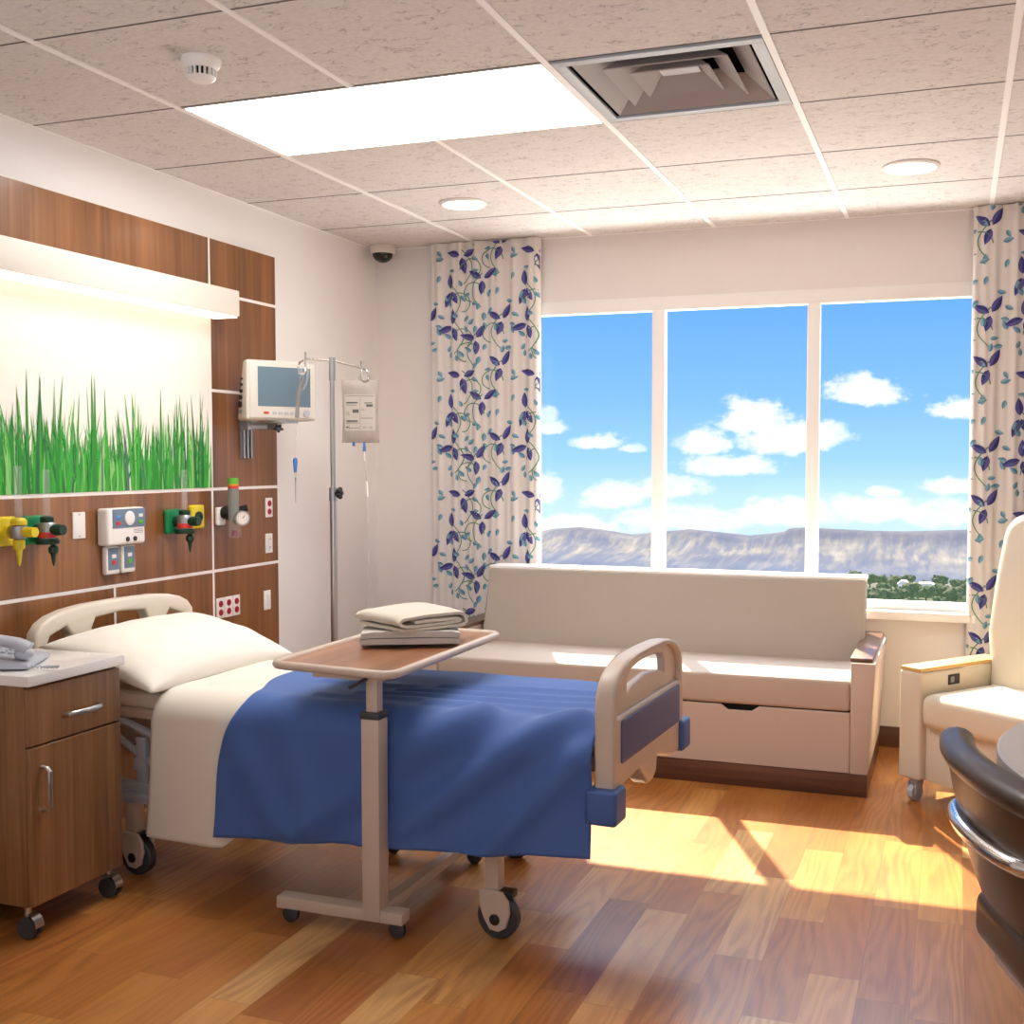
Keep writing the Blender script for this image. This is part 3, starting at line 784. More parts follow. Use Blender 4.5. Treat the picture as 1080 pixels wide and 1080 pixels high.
# spare line on the left hook
il = thing('iv_line', 'coiled clear IV line with a blue spike hanging left of the pole', 'IV tubing', (-.25, 1.06, 1.14))
q_ = Vector((-.213, 1.072, 0))
m = MB(); m.tube([q_+Vector((.016*math.sin(t*PI*6), .010*math.cos(t*PI*6), 1.672-.045*math.cos(t*PI*6+.5)-.02*t)) for t in [i/36 for i in range(37)]], .0035, 6)
m.build('loop', M['clear'], il)
m = MB(); m.tube([q_+Vector(p) for p in ((-.002, -.004, 1.655), (-.012, -.006, 1.625), (-.022, -.008, 1.58), (-.028, -.009, 1.53), (-.030, -.009, 1.49))], .0085, 10)
m.build('wide_hose', clear_mat('grey_hose', hx('#8f8f8c'), .75), il)
L0 = q_+Vector((-.040, -.010, 0))
MB().tube([L0+Vector(p) for p in ((.012, 0, 1.50), (.006, 0, 1.42), (0, 0, 1.32))], .002, 6).build('line', M['clear'], il)
MB().tube([L0+Vector((0, 0, z)) for z in (1.325, 1.312, 1.265)], [.007, .010, .006], 12).build('spike', M['drip'], il)
MB().tube([L0+Vector((0, 0, z)) for z in (1.265, 1.245)], [.005, .004], 8).build('clear_cap', M['clear'], il)
MB().tube([L0+Vector((0, 0, z)) for z in (1.245, 1.215, 1.14)], [.004, .002, .001], 8).build('needle', M['alu'], il)

# ------------------------------------------------------------------ curtains
def curtain(name, label, x0, x1, z0, z1, seed, px0, pz0):
    y0 = YW-.085
    def surf(x, z, off=0.0):
        s = x-x0
        a = .009*(1-.2*(z1-z)/(z1-z0))
        y = y0+a*math.sin(s*2*PI/.098+.6*math.sin(s*9+seed))+.004*math.sin(s*2*PI/.041+seed+.3*z)+.004*math.sin(z*1.3+s*12)
        # wrap the two vertical edges back a little
        y += .03*max(0, 1-(s/.02))**2+.03*max(0, 1-((x1-x)/.02))**2
        return Vector((x, y-off, z))
    r = thing(name, label, 'curtain', ((x0+x1)/2, y0, z0))
    m = MB()
    nu = int((x1-x0)/.006)
    m.grid(lambda u, v: surf(x0+(x1-x0)*u, z0+(z1-z0)*v), nu, 14)
    TW, TH = .40, .605
    def inside(x, z): return x0+.004 < x < x1-.004 and z0+.01 < z < z1-.005
    def leaf(cx, cz, ang, L, wd, mi):
        n = 6; dx, dz = math.cos(ang), math.sin(ang)
        tb = bmesh.new(); rows = []
        for i in range(n+1):
            t = i/n; ww = wd*math.sin(PI*t**.8)**.9 if 0 < t < 1 else 0
            row = []
            for sd in (-1, 0, 1):
                x = cx+dx*L*t-dz*ww*sd*.5; z = cz+dz*L*t+dx*ww*sd*.5
                x = min(x1-.002, max(x0+.002, x)); z = min(z1-.003, max(z0+.003, z))
                row.append(tb.verts.new(surf(x, z, .0032)))
            rows.append(row)
        for a, b in zip(rows, rows[1:]):
            for q in (0, 1):
                try: fc = tb.faces.new((a[q], b[q], b[q+1], a[q+1]))
                except ValueError: continue
                fc.material_index = mi+q
        m.merge(tb, None, -1)
    def vine(pts, wd):
        P = [p for p in pts if inside(*p)]
        segs = []; cur = []
        for p in pts:
            if inside(*p): cur.append(p)
            else:
                if len(cur) > 1: segs.append(cur)
                cur = []
        if len(cur) > 1: segs.append(cur)
        for sg in segs:
            tb = bmesh.new(); L_ = []; R_ = []
            for i, (x, z) in enumerate(sg):
                a = sg[max(0, i-1)]; b = sg[min(len(sg)-1, i+1)]
                dx, dz = b[0]-a[0], b[1]-a[1]; q = math.hypot(dx, dz) or 1
                w2 = wd*.5
                L_.append(tb.verts.new(surf(x-dz/q*w2, z+dx/q*w2, .0028))); R_.append(tb.verts.new(surf(x+dz/q*w2, z-dx/q*w2, .0028)))
            for i in range(len(sg)-1):
                fc = tb.faces.new((L_[i], R_[i], R_[i+1], L_[i+1])); fc.material_index = 5
            m.merge(tb, None, -1)
    rr = random.Random(11)
    CL = [(.122, .000, (140, 62, 250)), (.310, -.045, (165, 280, 20)), (.022, -.165, (150, 35, 265)), (.250, -.215, (95, 250, 300)), (.125, -.372, (150, 60, 255)), (.262, -.395, (90, 200, 285)), (.390, -.465, (60, 165, 270))]
    small = []
    tries = 0
    while len(small) < 46 and tries < 6000:
        tries += 1
        x, z = rr.uniform(0, TW), -rr.uniform(0, TH)
        ok = all(min(abs(x-c[0]), TW-abs(x-c[0]))**2+min(abs(z-c[1]), TH-abs(z-c[1]))**2 > .050**2 for c in CL)
        ok = ok and all(min(abs(x-c[0]), TW-abs(x-c[0]))**2+min(abs(z-c[1]), TH-abs(z-c[1]))**2 > .034**2 for c in small)
        if ok: small.append((x, z, rr.uniform(0, 360), rr.uniform(.034, .046)))
    vines = []
    for i, (x, z, angs) in enumerate(CL):
        s = 1 if i % 2 else -1
        # s-shaped stem through the flower then a spiral tendril
        vines.append([(x+s*.055*math.sin(t*3.0)+.0*t, z+.03-t*.17) for t in [q/14 for q in range(15)]])
        r0 = .062
        vines.append([(x+s*(.055+r0*(1-.35*t)*math.cos(PI-4.6*t)), z-.07+r0*(1-.35*t)*math.sin(PI-4.6*t)) for t in [q/18 for q in range(19)]])
    for ti in range(-1, int((x1-x0)/TW)+2):
        for tj in range(-1, int((z1-z0)/TH)+2):
            ox, oz = px0+ti*TW, pz0-tj*TH
            for vn in vines: vine([(ox+x, oz+z) for x, z in vn], .0048)
            for x, z, a, L in small:
                if inside(ox+x, oz+z): leaf(ox+x, oz+z, R(a), L, L*.52, 3)
            for x, z, angs in CL:
                for q, a in enumerate(angs):
                    if inside(ox+x, oz+z): leaf(ox+x+.008*math.cos(R(a)), oz+z+.008*math.sin(R(a)), R(a), (.078, .084, .072)[q], .034, 1)
    m.build('cloth', [M['curtain'], M['leafd'], M['leafd2'], M['leaft'], M['leaft2'], M['vine']], r, ang=80)
    MB().box(x0+.03, x1-.03, y0+.03, y0+.055, CEIL-.03, CEIL-.004, .002).build('track', M['white'], r)
curtain('curtain', 'floral printed curtain left of the window behind the sofa', -.242, .362, .03, CEIL-.006, 1.0, -.36, 2.39)
curtain('curtain', 'floral printed curtain right of the window behind the recliner', 2.368, 3.02, .03, CEIL-.006, 2.3, 2.32, 2.32)

# ------------------------------------------------------------------ bed (local: u along the bed, v across, near side negative)
BED = (-.5, .28, 0); BR = -3.0
bed = thing('hospital_bed', 'cream and blue hospital bed with its head against the walnut panel', 'bed', BED, BR, local=True)
VC = -.09; HW = .325
# headboard
hc = -.062; hh = .385
def head_outline():
    L = [(hc-hh, .36), (hc-hh, .70)]
    for i in range(1, 12):
        t = i/12; a = PI*(1-t)
        L.append((hc+hh*math.copysign(abs(math.cos(a))**.62, math.cos(a)), .70+.132*math.sin(a)**.62))
    L += [(hc+hh, .70), (hc+hh, .36)]
    return L
gaps = []
def shift(pts): return pts
gaps.append([(hc-.128, .60), (hc+.128, .60), (hc+.135, .745), (hc+.118, .778), (hc, .786), (hc-.118, .778), (hc-.135, .745)])
for s in (-1, 1):
    gaps.append([(hc+s*x, z) for x, z in ((.340, .60), (.338, .700), (.318, .742), (.250, .766), (.225, .735), (.228, .60))])
MB().plate([head_outline()]+gaps, .05, .011, 0, Tm(.045, 0, 0) @ YZ).build('headboard', M['cream'], bed)
# footboard
fc = -.105; fh = .325; FU = 1.997
def foot_outline():
    L = [(fc-fh, .455), (fc-fh, .66)]
    for i in range(1, 14):
        t = i/14; a = PI*(1-t)
        L.append((fc+fh*math.copysign(abs(math.cos(a))**.60, math.cos(a)), .66+.134*math.sin(a)**.70))
    L += [(fc+fh, .66), (fc+fh, .428), (fc+.20, .432), (fc+.06, .468), (fc+.05, .425), (fc+.02, .408), (fc-.02, .405), (fc-.05, .425), (fc-.10, .468)]
    return L
hole = [(fc-.175, .690), (fc-.172, .728), (fc-.150, .748), (fc-.07, .758), (fc, .760), (fc+.07, .758), (fc+.150, .748), (fc+.172, .728), (fc+.175, .690), (fc+.11, .706), (fc, .714), (fc-.11, .706)]
def recess():
    out = []
    for i in range(0, 15):
        t = i/14; a = PI*(1-t); out.append((fc+.290*math.copysign(abs(math.cos(a))**.6, math.cos(a)), .655+.125*math.sin(a)**.7))
    return [(fc-.290, .648)]+out+[(fc+.290, .648)]
m = MB(); m.plate([foot_outline(), recess()[::-1]], .056, .012, 0, Tm(FU, 0, 0) @ YZ)
m.plate([[(fc+(x-fc)*1.02, z+(.004 if z > .66 else -.004)) for x, z in recess()], hole], .026, .006, 0, Tm(FU, 0, 0) @ YZ)
m.build('footboard', M['beige'], bed)
MB().plate([rrect(fc-.272, fc+.272, .522, .638, .012)], .008, .003, 0, Tm(FU+.028, 0, 0) @ YZ).build('blue_inset', M['bluepan'], bed)
for s in (-1, 1):
    y0, y1 = (fc-fh-.030, fc-fh+.058) if s < 0 else (fc+fh-.052, fc+fh+.030)
    z0, z1 = (.378, .470) if s < 0 else (.428, .522)
    MB().box(FU-.042, FU+.044, y0, y1, z0, z1, .012, 3).build('bumper', M['bumper'], bed)
# chassis
m = MB(); m.box(.09, 1.95, VC-HW+.045, VC+HW-.02, .500, .532, .008)
m.build('deck', M['beige'], bed)
m = MB()
for s in (-1, 1):
    vv = VC+s*.20
    m.box(.15, 1.85, vv-.02, vv+.02, .40, .45, .004)
m.box(.18, .23, VC-.22, VC+.22, .40, .45, .004); m.box(1.70, 1.75, VC-.22, VC+.22, .40, .45, .004)
m.build('side_rail', M['beige'], bed)
m = MB()
for s in (-1, 1):
    vv = VC+s*.265
    m.tube([(.30, vv, .50), (.42, vv, .46), (.60, vv, .40)], .014, 8); m.tube([(.30, vv, .44), (.45, vv, .36), (.60, vv, .33)], .012, 8)
    m.box(.40, .44, vv-.012, vv+.012, .27, .44, .004); m.box(.395, .445, vv-.018, vv+.018, .335, .375, .004)
    m.box(.32, .60, vv-.015, vv+.015, .255, .295, .004)
m.box(.32, 1.70, VC-.30, VC+.26, .235, .262, .004)
m.build('lift_frame', M['lgrey'], bed)
MB().box(.08, 1.945, VC-HW+.05, VC+HW-.03, .530, .584, .024, 3).build('mattress', M['mattress'], bed)
def caster(uu, vv, post_top):
    m = MB(); m.box(uu-.021, uu+.021, vv-.021, vv+.021, .135, post_top, .004); po = m.build('post', M['beige'], bed)
    m = MB(); m.lathe([(.016, .10), (.016, .140)], 14, 0, Tm(uu, vv, 0))
    prof = [(-.032, .118), (-.032, .135), (-.012, .142), (.03, .138), (.046, .115), (.050, .08), (.040, .04), (.020, .026), (-.004, .03), (-.020, .06), (-.030, .09)]
    for s in (-1, 1):
        m.prism([(uu+x*1.12+.002, z) for x, z in prof], .012, .003, 1, mat=Tm(0, vv+s*.024+.005, 0) @ XZ)
    m.build('fork', M['beige'], po)
    m = MB(); W0 = (uu+.014, vv, .060)
    m.lathe([(.030, -.017), (.054, -.017), (.060, -.012), (.060, .012), (.054, .017), (.030, .017)], 28, 0, Tm(*W0) @ Rm(90, 'X'))
    m.lathe([(.012, -.034), (.016, -.032), (.016, .032), (.012, .034)], 14, 1, Tm(*W0) @ Rm(90, 'X'))
    m.build('wheel', [M['dgrey'], M['black']], po)
    m = MB(); m.box(uu+.020, uu+.062, vv-.020, vv+.020, .118, .138, .005); m.build('brake', M['black'], po)
for uu in (.39, 1.655):
    for vv in (-.365, .235): caster(uu if vv < 0 else uu-.22*(uu > 1), vv, .25 if uu < 1 else .42)

# ---- sheet and blanket draped over the mattress
def ridge(u, s, u0, s0, u1, s1, w, h):
    dx, dy = u1-u0, s1-s0; L2 = dx*dx+dy*dy
    t = ((u-u0)*dx+(s-s0)*dy)/L2; tc = max(0, min(1, t))
    d = math.hypot(u-(u0+dx*tc), s-(s0+dy*tc))
    return h*math.exp(-(d/w)**2)*(1 if 0 <= t <= 1 else math.exp(-((t-tc)*L2**.5/.08)**2))
def drape(u, q, hem, ztop, vin, vout, near_flare, wr):
    """q 0..1 from the near hem over the bed to the far hem (bed-local)"""
    r = .085
    Ls = ztop-r-hem; Lf = ztop-r-.44; Lc = PI*r/2; Lt = (vout-vin)-2*r; tot = Ls+Lf+2*Lc+Lt
    s = q*tot
    if s < Ls: P = (vin-near_flare*(1-s/Ls)**1.5, hem+s); nrm = (-1, 0); side = -1; dep = Ls-s
    elif s < Ls+Lc: a = (s-Ls)/r; P = (vin+r-r*math.cos(a), ztop-r+r*math.sin(a)); nrm = (-math.cos(a), math.sin(a)); side = -1; dep = 0
    elif s < Ls+Lc+Lt: P = (vin+r+s-Ls-Lc, ztop); nrm = (0, 1); side = 0; dep = 0
    elif s < Ls+2*Lc+Lt: a = (s-Ls-Lc-Lt)/r; P = (vout-r+r*math.sin(a), ztop-r+r*math.cos(a)); nrm = (math.sin(a), math.cos(a)); side = 1; dep = 0
    else: dep = s-Ls-2*Lc-Lt; P = (vout+.2*near_flare*(dep/Lf)**1.5, ztop-r-dep); nrm = (1, 0); side = 1
    h = wr(u, s-Ls-Lc, side, dep/Ls if Ls else 0)
    return Vector((u, P[0]+nrm[0]*h, P[1]+nrm[1]*h))
def hem_z(u): return .132+.078*u*.98 if u > .3 else .155
def wr_blanket(u, s, side, dep):
    h = .006*noise.noise((u*2.2, s*2.2, 1.3))+.004*noise.noise((u*5, s*4, 4.0))
    # s: distance past the near top corner (negative = down the near side)
    for a in ((1.05, -.42, 1.62, -.02, .048, .030), (1.30, -.44, 1.90, .00, .042, .032), (1.62, -.44, 1.93, -.12, .038, .024), (.80, -.12, 1.00, -.42, .05, .014),
              (.98, -.05, 1.12, -.40, .045, .010)):
        h += ridge(u, s, *a)
    for a in ((1.15, .10, 1.95, .16, .020, .011), (1.25, .17, 1.95, .25, .018, .010), (1.05, .04, 1.55, .07, .022, .009), (1.35, .26, 1.95, .36, .022, .011), (1.42, .03, 1.94, .085, .018, .010), (.95, .22, 1.25, .24, .025, .006)):
        h += ridge(u, s, *a)
    if side: h += dep*.012*math.sin(u*7.5+1.1+dep*1.5)
    if side < 0:
        k = math.exp(-((u-1.335)/.085)**2)
        h = h*(1-k)+k*max(-.004, min(.007, h))
        h = max(h, -.004)
    return h
def wr_sheet(u, s, side, dep):
    return .004*noise.noise((u*3.1, s*2.2, 7.3))+.002*noise.noise((u*7, s*6, 2.0))+(dep*.004*math.sin(u*9) if side else 0)+ridge(u, s, .62, .10, .80, .32, .03, .006)
def edge_u(q):
    # head edge of the blanket: pulled towards the foot at the near top corner
    return .765+.085*math.exp(-((q-.36)/.13)**2)-.0*q+.008*math.sin(q*17+.4)+.03*math.exp(-(q/.05)**2)*0
NB = 150
def blank_fn(i, j):
    q = j; e = edge_u(q)
    end = 1.955 if q > .30 else 1.962
    end -= .018*sstep(.42, .5, q)
    u = e+(end-e)*i
    return drape(u, q, hem_z(u), .612, VC-HW-.008, VC+HW+.012, .014, wr_blanket)
bl = MB(); bl.grid(blank_fn, NB, 120)
blo = bl.build('blanket', M['blanket'], cat='blanket', label='royal blue blanket draped over the foot of the hospital bed', ang=180)
blo.location = BED; blo.rotation_euler = (0, 0, R(BR))
md = blo.modifiers.new('thickness', 'SOLIDIFY'); md.thickness = .007; md.offset = 1
def sheet_fn(i, j):
    q = j
    e0 = .478+.020*math.sin(q*3.1)-.02*sstep(.5, .9, q)
    u = e0+(.985-e0)*i
    rnd = 1-sstep(0, .05, i)
    P = drape(u, q, .150+.16*max(0.0, u-.775)/.2, .598-.022*rnd, VC-HW+.004+.02*rnd+.022*sstep(.74, .84, u), VC+HW+.004, .014*(1-sstep(.72, .82, u)), wr_sheet)
    return P
sh = MB(); sh.grid(sheet_fn, 60, 110)
sho = sh.build('bed_sheet', M['sheet'], cat='sheet', label='white bed sheet hanging below the pillow beside the blue blanket', ang=180)
sho.location = BED; sho.rotation_euler = (0, 0, R(BR))
md = sho.modifiers.new('thickness', 'SOLIDIFY'); md.thickness = .008; md.offset = 1
# pillow
def pil(u, v, s):
    x, y = u*2-1, v*2-1
    pin = 1-.10*(1-abs(x)**1.5)*0
    L, W_ = .235, .375
    # concave edges, pinched corners
    ex = 1-.10*(1-y*y); ey = 1-.07*(1-x*x)
    prof = max(0.0, (1-abs(x)**2.6)*(1-abs(y)**2.6))**.5
    h = .098*prof*(1+.10*noise.noise((x*1.3+3, y*1.7, s)))+.006*noise.noise((x*4, y*4, s*3))*prof
    if s < 0: h *= .55
    return Vector((x*L*ex, y*W_*ey, s*h))
m = MB(); m.grid(lambda u, v: pil(u, v, 1), 44, 56); m.grid(lambda u, v: pil(u, v, -1), 44, 56)
bmesh.ops.remove_doubles(m.bm, verts=m.bm.verts, dist=1e-4)
bmesh.ops.recalc_face_normals(m.bm, faces=m.bm.faces)
po = m.build('pillow', M['pillow'], cat='pillow', label='plump white pillow propped against the headboard', ang=180)
pm = Tm(*BED) @ Rm(BR, 'Z') @ Tm(.315, -.075, .662) @ Rm(14, 'Y')
po.matrix_world = pm

# ------------------------------------------------------------------ overbed table and towels
ot = thing('overbed_table', 'wheeled overbed table with a walnut tray top across the bed', 'overbed table', (.82, -.272, 0))
tp = [(.505, -.292), (.905, -.338), (.905, .440), (.505, .470)]
def inset(P, d):
    c_ = Vector((sum(p[0] for p in P)/4, sum(p[1] for p in P)/4)); return [tuple(Vector(p)+(c_-Vector(p)).normalized()*d*1.35) for p in P]
def roundp(P, r, n=5):
    out = []
    for i in range(len(P)):
        p = Vector(P[i]); a = (Vector(P[i-1])-p).normalized(); b = (Vector(P[(i+1) % len(P)])-p).normalized()
        for k in range(n+1):
            t = k/n; out.append(tuple(p+a*r*(1-t)**2+b*r*t**2))
    return out
m = MB(); m.prism(inset(tp, .012), .012, 0, mat=Tm(0, 0, .733)); m.build('tray_top', M['walnut_y'], ot)
rim = roundp(tp, .045)
m = MB(); m.tube([(x, y, .741) for x, y in rim], .0125, 10, closed=True); m.build('rim', M['beige'], ot)
MB().box(.64, .86, -.30, .10, .715, .734, .004).build('support_bracket', M['beige'], ot)
MB().box(.803, .837, -.290, -.256, .60, .718, .003).build('inner_column', M['beige'], ot)
MB().box(.792, .846, -.300, -.244, .05, .612, .004).build('outer_column', M['beige'], ot)
MB().box(.789, .849, -.303, -.241, .608, .628, .004).build('collar', M['dgrey'], ot)
m = MB(); m.tube([(.812, -.300, .722), (.790, -.316, .708), (.772, -.330, .698)], .008, 8, sq=(.6, 1.6)); m.build('lever', M['dgrey'], ot)
MB().box(.515, .912, -.297, -.247, .045, .078, .003).build('foot_bar', M['beige'], ot)
MB().box(.802, .840, -.25, .345, .046, .076, .003).build('cross_beam', M['beige'], ot)
MB().box(.535, .880, .32, .36, .046, .076, .003).build('foot_bar', M['beige'], ot)
for (x, y) in ((.548, -.272), (.885, -.272), (.56, .34), (.855, .34)):
    m = MB(); m.lathe([(.018, -.018), (.024, -.014), (.024, -.003), (.020, 0)], 20, 0, Tm(x, y-.010, .024) @ Rm(90, 'X'))
    m.lathe([(.020, 0), (.024, .003), (.024, .014), (.018, .018)], 20, 0, Tm(x, y+.010, .024) @ Rm(90, 'X'))
    m.box(x-.014, x+.014, y-.008, y+.008, .02, .05, .004)
    m.build('caster', M['dgrey'], ot)

def folded(name, label, mat, loc, rot, W_, D_, layers, th, spiral, seed):
    """cloth folded in a zig-zag, swept along local x; profile lies in y-z"""
    path = []
    n = layers
    if spiral:
        a_, t_ = D_/2, th
        C = [(.55, 1.75), (-.2, 1.72), (-.72, 1.62), (-.84, 1.35), (-.70, 1.08), (.0, 1.0), (.70, 1.02), (.90, 1.30), (.97, 1.75), (.90, 2.28), (.68, 2.52), (.0, 2.66), (-.70, 2.62), (-.95, 2.30), (-1.02, 1.5), (-1.0, .75), (-.85, .38), (-.3, .36), (.4, .36), (.93, .42)]
        C = [Vector((x*a_, z*t_)) for x, z in C]
        for q in range(len(C)-1):
            p0, p1, p2, p3 = C[max(0, q-1)], C[q], C[q+1], C[min(len(C)-1, q+2)]
            for w in range(5):
                t = w/5
                v = .5*((2*p1)+(p2-p0)*t+(2*p0-5*p1+4*p2-p3)*t*t+(3*p1-p0-3*p2+p3)*t**3); path.append((v.x, v.y))
        path.append(tuple(C[-1]))
    for k in range(0 if spiral else n):
        z = th*(k+.5)
        ys = [(-D_/2, D_/2), (D_/2, -D_/2)][k % 2]
        if spiral and k == n-1: ys = (ys[0], ys[1]*.93)
        path += [(ys[0]+(ys[1]-ys[0])*t, z+(.004*math.sin(t*5+k+seed))) for t in [i/10 for i in range(11)]]
        if k < n-1:
            yc = ys[1]; sg = 1 if yc > 0 else -1
            path += [(yc+sg*th*.5*math.sin(a), z+th*.5*(1-math.cos(a))) for a in [PI*i/6 for i in range(1, 6)]]
    tt = th*(.26 if spiral else .42)
    m = MB(); P = [Vector((0, a, b)) for a, b in path]
    offs = []
    for i, p in enumerate(P):
        d = (P[min(i+1, len(P)-1)]-P[max(i-1, 0)]).normalized(); offs.append(Vector((0, -d.z, d.y)))
    outl = [p+o*tt for p, o in zip(P, offs)]+[p-o*tt for p, o in reversed(list(zip(P, offs)))]
    nx = 16; tb = bmesh.new(); rings = []
    for i in range(nx+1):
        t = i/nx; x = (t-.5)*W_
        rd = 1-.25*(abs(2*t-1)**10)
        ring = []
        for p in outl:
            q = Vector((x+.006*noise.noise((p.y*9, p.z*30, seed)), p.y*(1-.02*abs(2*t-1)**4), p.z))
            q.z += .006*noise.noise((x*8, p.y*8, seed))*(p.z/(th*n))
            q.z *= 1-.16*abs(2*t-1)**5
            ring.append(tb.verts.new(q))
        rings.append(ring)
    K = len(outl)
    for a, b in zip(rings, rings[1:]):
        for k in range(K): tb.faces.new((a[k], a[(k+1) % K], b[(k+1) % K], b[k]))
    for ring in (rings[0], rings[-1]):
        h = K//2
        for k in range(h-1): tb.faces.new((ring[k], ring[k+1], ring[K-2-k], ring[K-1-k]))
    bmesh.ops.recalc_face_normals(tb, faces=tb.faces)
    m.merge(tb)
    o = m.build(name, mat, cat='towel', label=label, group='folded towels on the overbed table', ang=60)
    o.location = loc; o.rotation_euler = (0, 0, R(rot))
    return o
folded('folded_towel', 'lower grey-beige folded towel flat on the tray table', M['towel2'], (.715, .165, .7525), 26, .30, .23, 2, .022, False, 1.0)
folded('folded_towel', 'upper cream towel rolled in folds on top of the other towel', M['towel'], (.705, .185, .7955), 150, .25, .25, 3, .020, True, 5.0)
# ------------------------------------------------------------------ bedside cabinet and telephone
cb = thing('bedside_cabinet', 'walnut bedside cabinet on casters with a white top', 'cabinet', (-.30, -.45, 0))
X1 = -.052
MB().box(XW+.045, X1, -.635, -.272, .092, .703, .002, 1).build('carcass', M['cabwood'], cb)
MB().box(XW+.036, -.026, -.645, -.262, .704, .733, .003).build('counter_top', M['counter'], cb)
dw = MB().box(X1, X1+.016, -.633, -.274, .538, .696, .0015, 1).build('drawer', M['cabwood'], cb)
dr = MB().box(X1, X1+.016, -.633, -.274, .095, .532, .0015, 1).build('door', M['cabwood'], cb)
XF = X1+.016
m = MB(); m.tube([(XF, -.505, .602), (XF+.018, -.503, .602), (XF+.026, -.494, .602), (XF+.026, -.384, .602), (XF+.018, -.375, .602), (XF, -.373, .602)], .0065, 10, sq=(1.3, .7)); m.build('handle', M['metal'], dw)
m = MB(); m.tube([(XF, -.590, .475), (XF+.018, -.590, .473), (XF+.026, -.590, .464), (XF+.026, -.590, .364), (XF+.018, -.590, .355), (XF, -.590, .353)], .0065, 10, sq=(.7, 1.3)); m.build('handle', M['metal'], dr)
for x, y in ((-.075, -.612), (-.075, -.292), (-.49, -.612), (-.49, -.292)):
    m = MB(); m.tube([(x, y, .06), (x, y, .094)], .010, 10)
    m.grid(lambda u, v: (x+.006+.034*math.cos(R(-5+150*u)), y-.016+.032*v, .036+.034*math.sin(R(-5+150*u))), 12, 2)
    ca = m.build('caster', M['metal'], cb)
    m = MB()
    for s in (-1, 1): m.lathe([(.022, -.006), (.030, -.005), (.030, .005), (.022, .006)], 22, 0, Tm(x+.006, y+s*.012, .030) @ Rm(90, 'X'))
    m.build('wheel', M['dgrey'], ca)

ph = thing('telephone', 'pale grey corded desk telephone on the bedside cabinet', 'telephone', (-.222, -.525, .733), 28, local=True)
# local: x depth (front +x), y width
m = MB()
def ptap(tb):
    for v in tb.verts:
        if v.co.z > .02: v.co.z += (-v.co.x)*.16; v.co.x *= .93; v.co.y *= .95
m.box(-.095, .095, -.105, .115, .004, .036, .010, 3, taper=ptap); m.build('base', M['phone'], ph)
m = MB()
m.tube([(-.075, -.068, .075), (-.05, -.068, .088), (0, -.068, .084), (.055, -.068, .072), (.085, -.068, .055)], [.020, .022, .018, .020, .024], 14, sq=(.85, 1.25))
m.ball((-.065, -.068, .058), .027, 0, 2, (1, 1, .8)); m.ball((.070, -.068, .044), .027, 0, 2, (1, 1, .7)); m.build('handset', M['phone'], ph)
for i in range(4):
    for j in range(3):
        xx = -.03+i*.024; yy = -.005+j*.030
        MB().box(xx-.008, xx+.008, yy-.010, yy+.010, .034-xx*.16, .0425-xx*.16, .003).build('key', M['lgrey'], ph)
MB().box(-.080, -.05, -.01, .075, .044, .050, .002).build('display', M['blueui'], ph)
m = MB(); m.tube([(.08+.09*math.sin(t*2.6), -.10-.01*t+.006*math.cos(t*60), .008+.006*abs(math.sin(t*60))) for t in [i/120 for i in range(121)]], .0022, 5); m.build('coiled_cord', M['phone'], ph)

# ------------------------------------------------------------------ sofa
so = thing('window_sofa', 'beige box sofa with one storage drawer under the window', 'sofa', (1.05, 1.95, 0))
SX0, SX1, SY0, SY1 = .075, 2.035, 1.52, 2.30
MB().box(SX0+.03, 2.008, SY0+.004, SY1-.02, 0, .090, .003).build('plinth', M['darkwood'], so)
def arm(x0, x1, s):
    def tp_(tb):
        for v in tb.verts:
            if v.co.z < .3 and (v.co.x-(x0+x1)/2)*s > 0: v.co.x -= s*.026
    MB().box(x0, x1, SY0, SY1, .090, .528, .006, 2, taper=tp_).build('arm', M['sofa'], so)
    MB().box(x0+.006 if s < 0 else x0-.004, x1+.002 if s < 0 else x1-.012, SY0+.02, SY1-.01, .528, .545, .004).build('arm_cap', M['armwood'], so)
arm(SX0, SX0+.095, -1); arm(1.942, SX1, 1)
SL, SR = SX0+.096, 1.941
def notch(x0, x1): return [(SL, .092), (SR, .092), (SR, .329), (1.588, .329), (1.556, .308), (1.462, .308), (1.432, .329), (SL, .329)]
MB().prism(notch(0, 0), .018, .002, 1, mat=Tm(0, SY0+.018, 0) @ XZ).build('storage_drawer', M['sofa'], so)
MB().box(SL, SR, SY0+.022, SY1-.05, .10, .328).build('drawer_carcass', M['dark'], so)
MB().box(SL, SR, SY0+.002, 2.08, .333, .455, .016, 3).build('seat_cushion', M['sofaseat'], so)
bk = MB()
def btap(tb):
    for v in tb.verts:
        if v.co.z > .6: v.co.y += .11
bk.box(SL+.015, SR+.012, 1.985, 2.125, .440, .795, .014, 3, taper=btap)
bko = bk.build('back_cushion', M['sofaback'], so)
m = MB(); m.box(SL+.012, SR+.015, 2.10, 2.245, .786, .806, .008, 3); m.build('sunlit_back_piping', M['frame'], so)  # top piping in plain white, painting in its sunlit look
MB().box(SL, SR, 2.20, SY1-.02, .30, .790, .01).build('back_frame', M['sofa'], so)

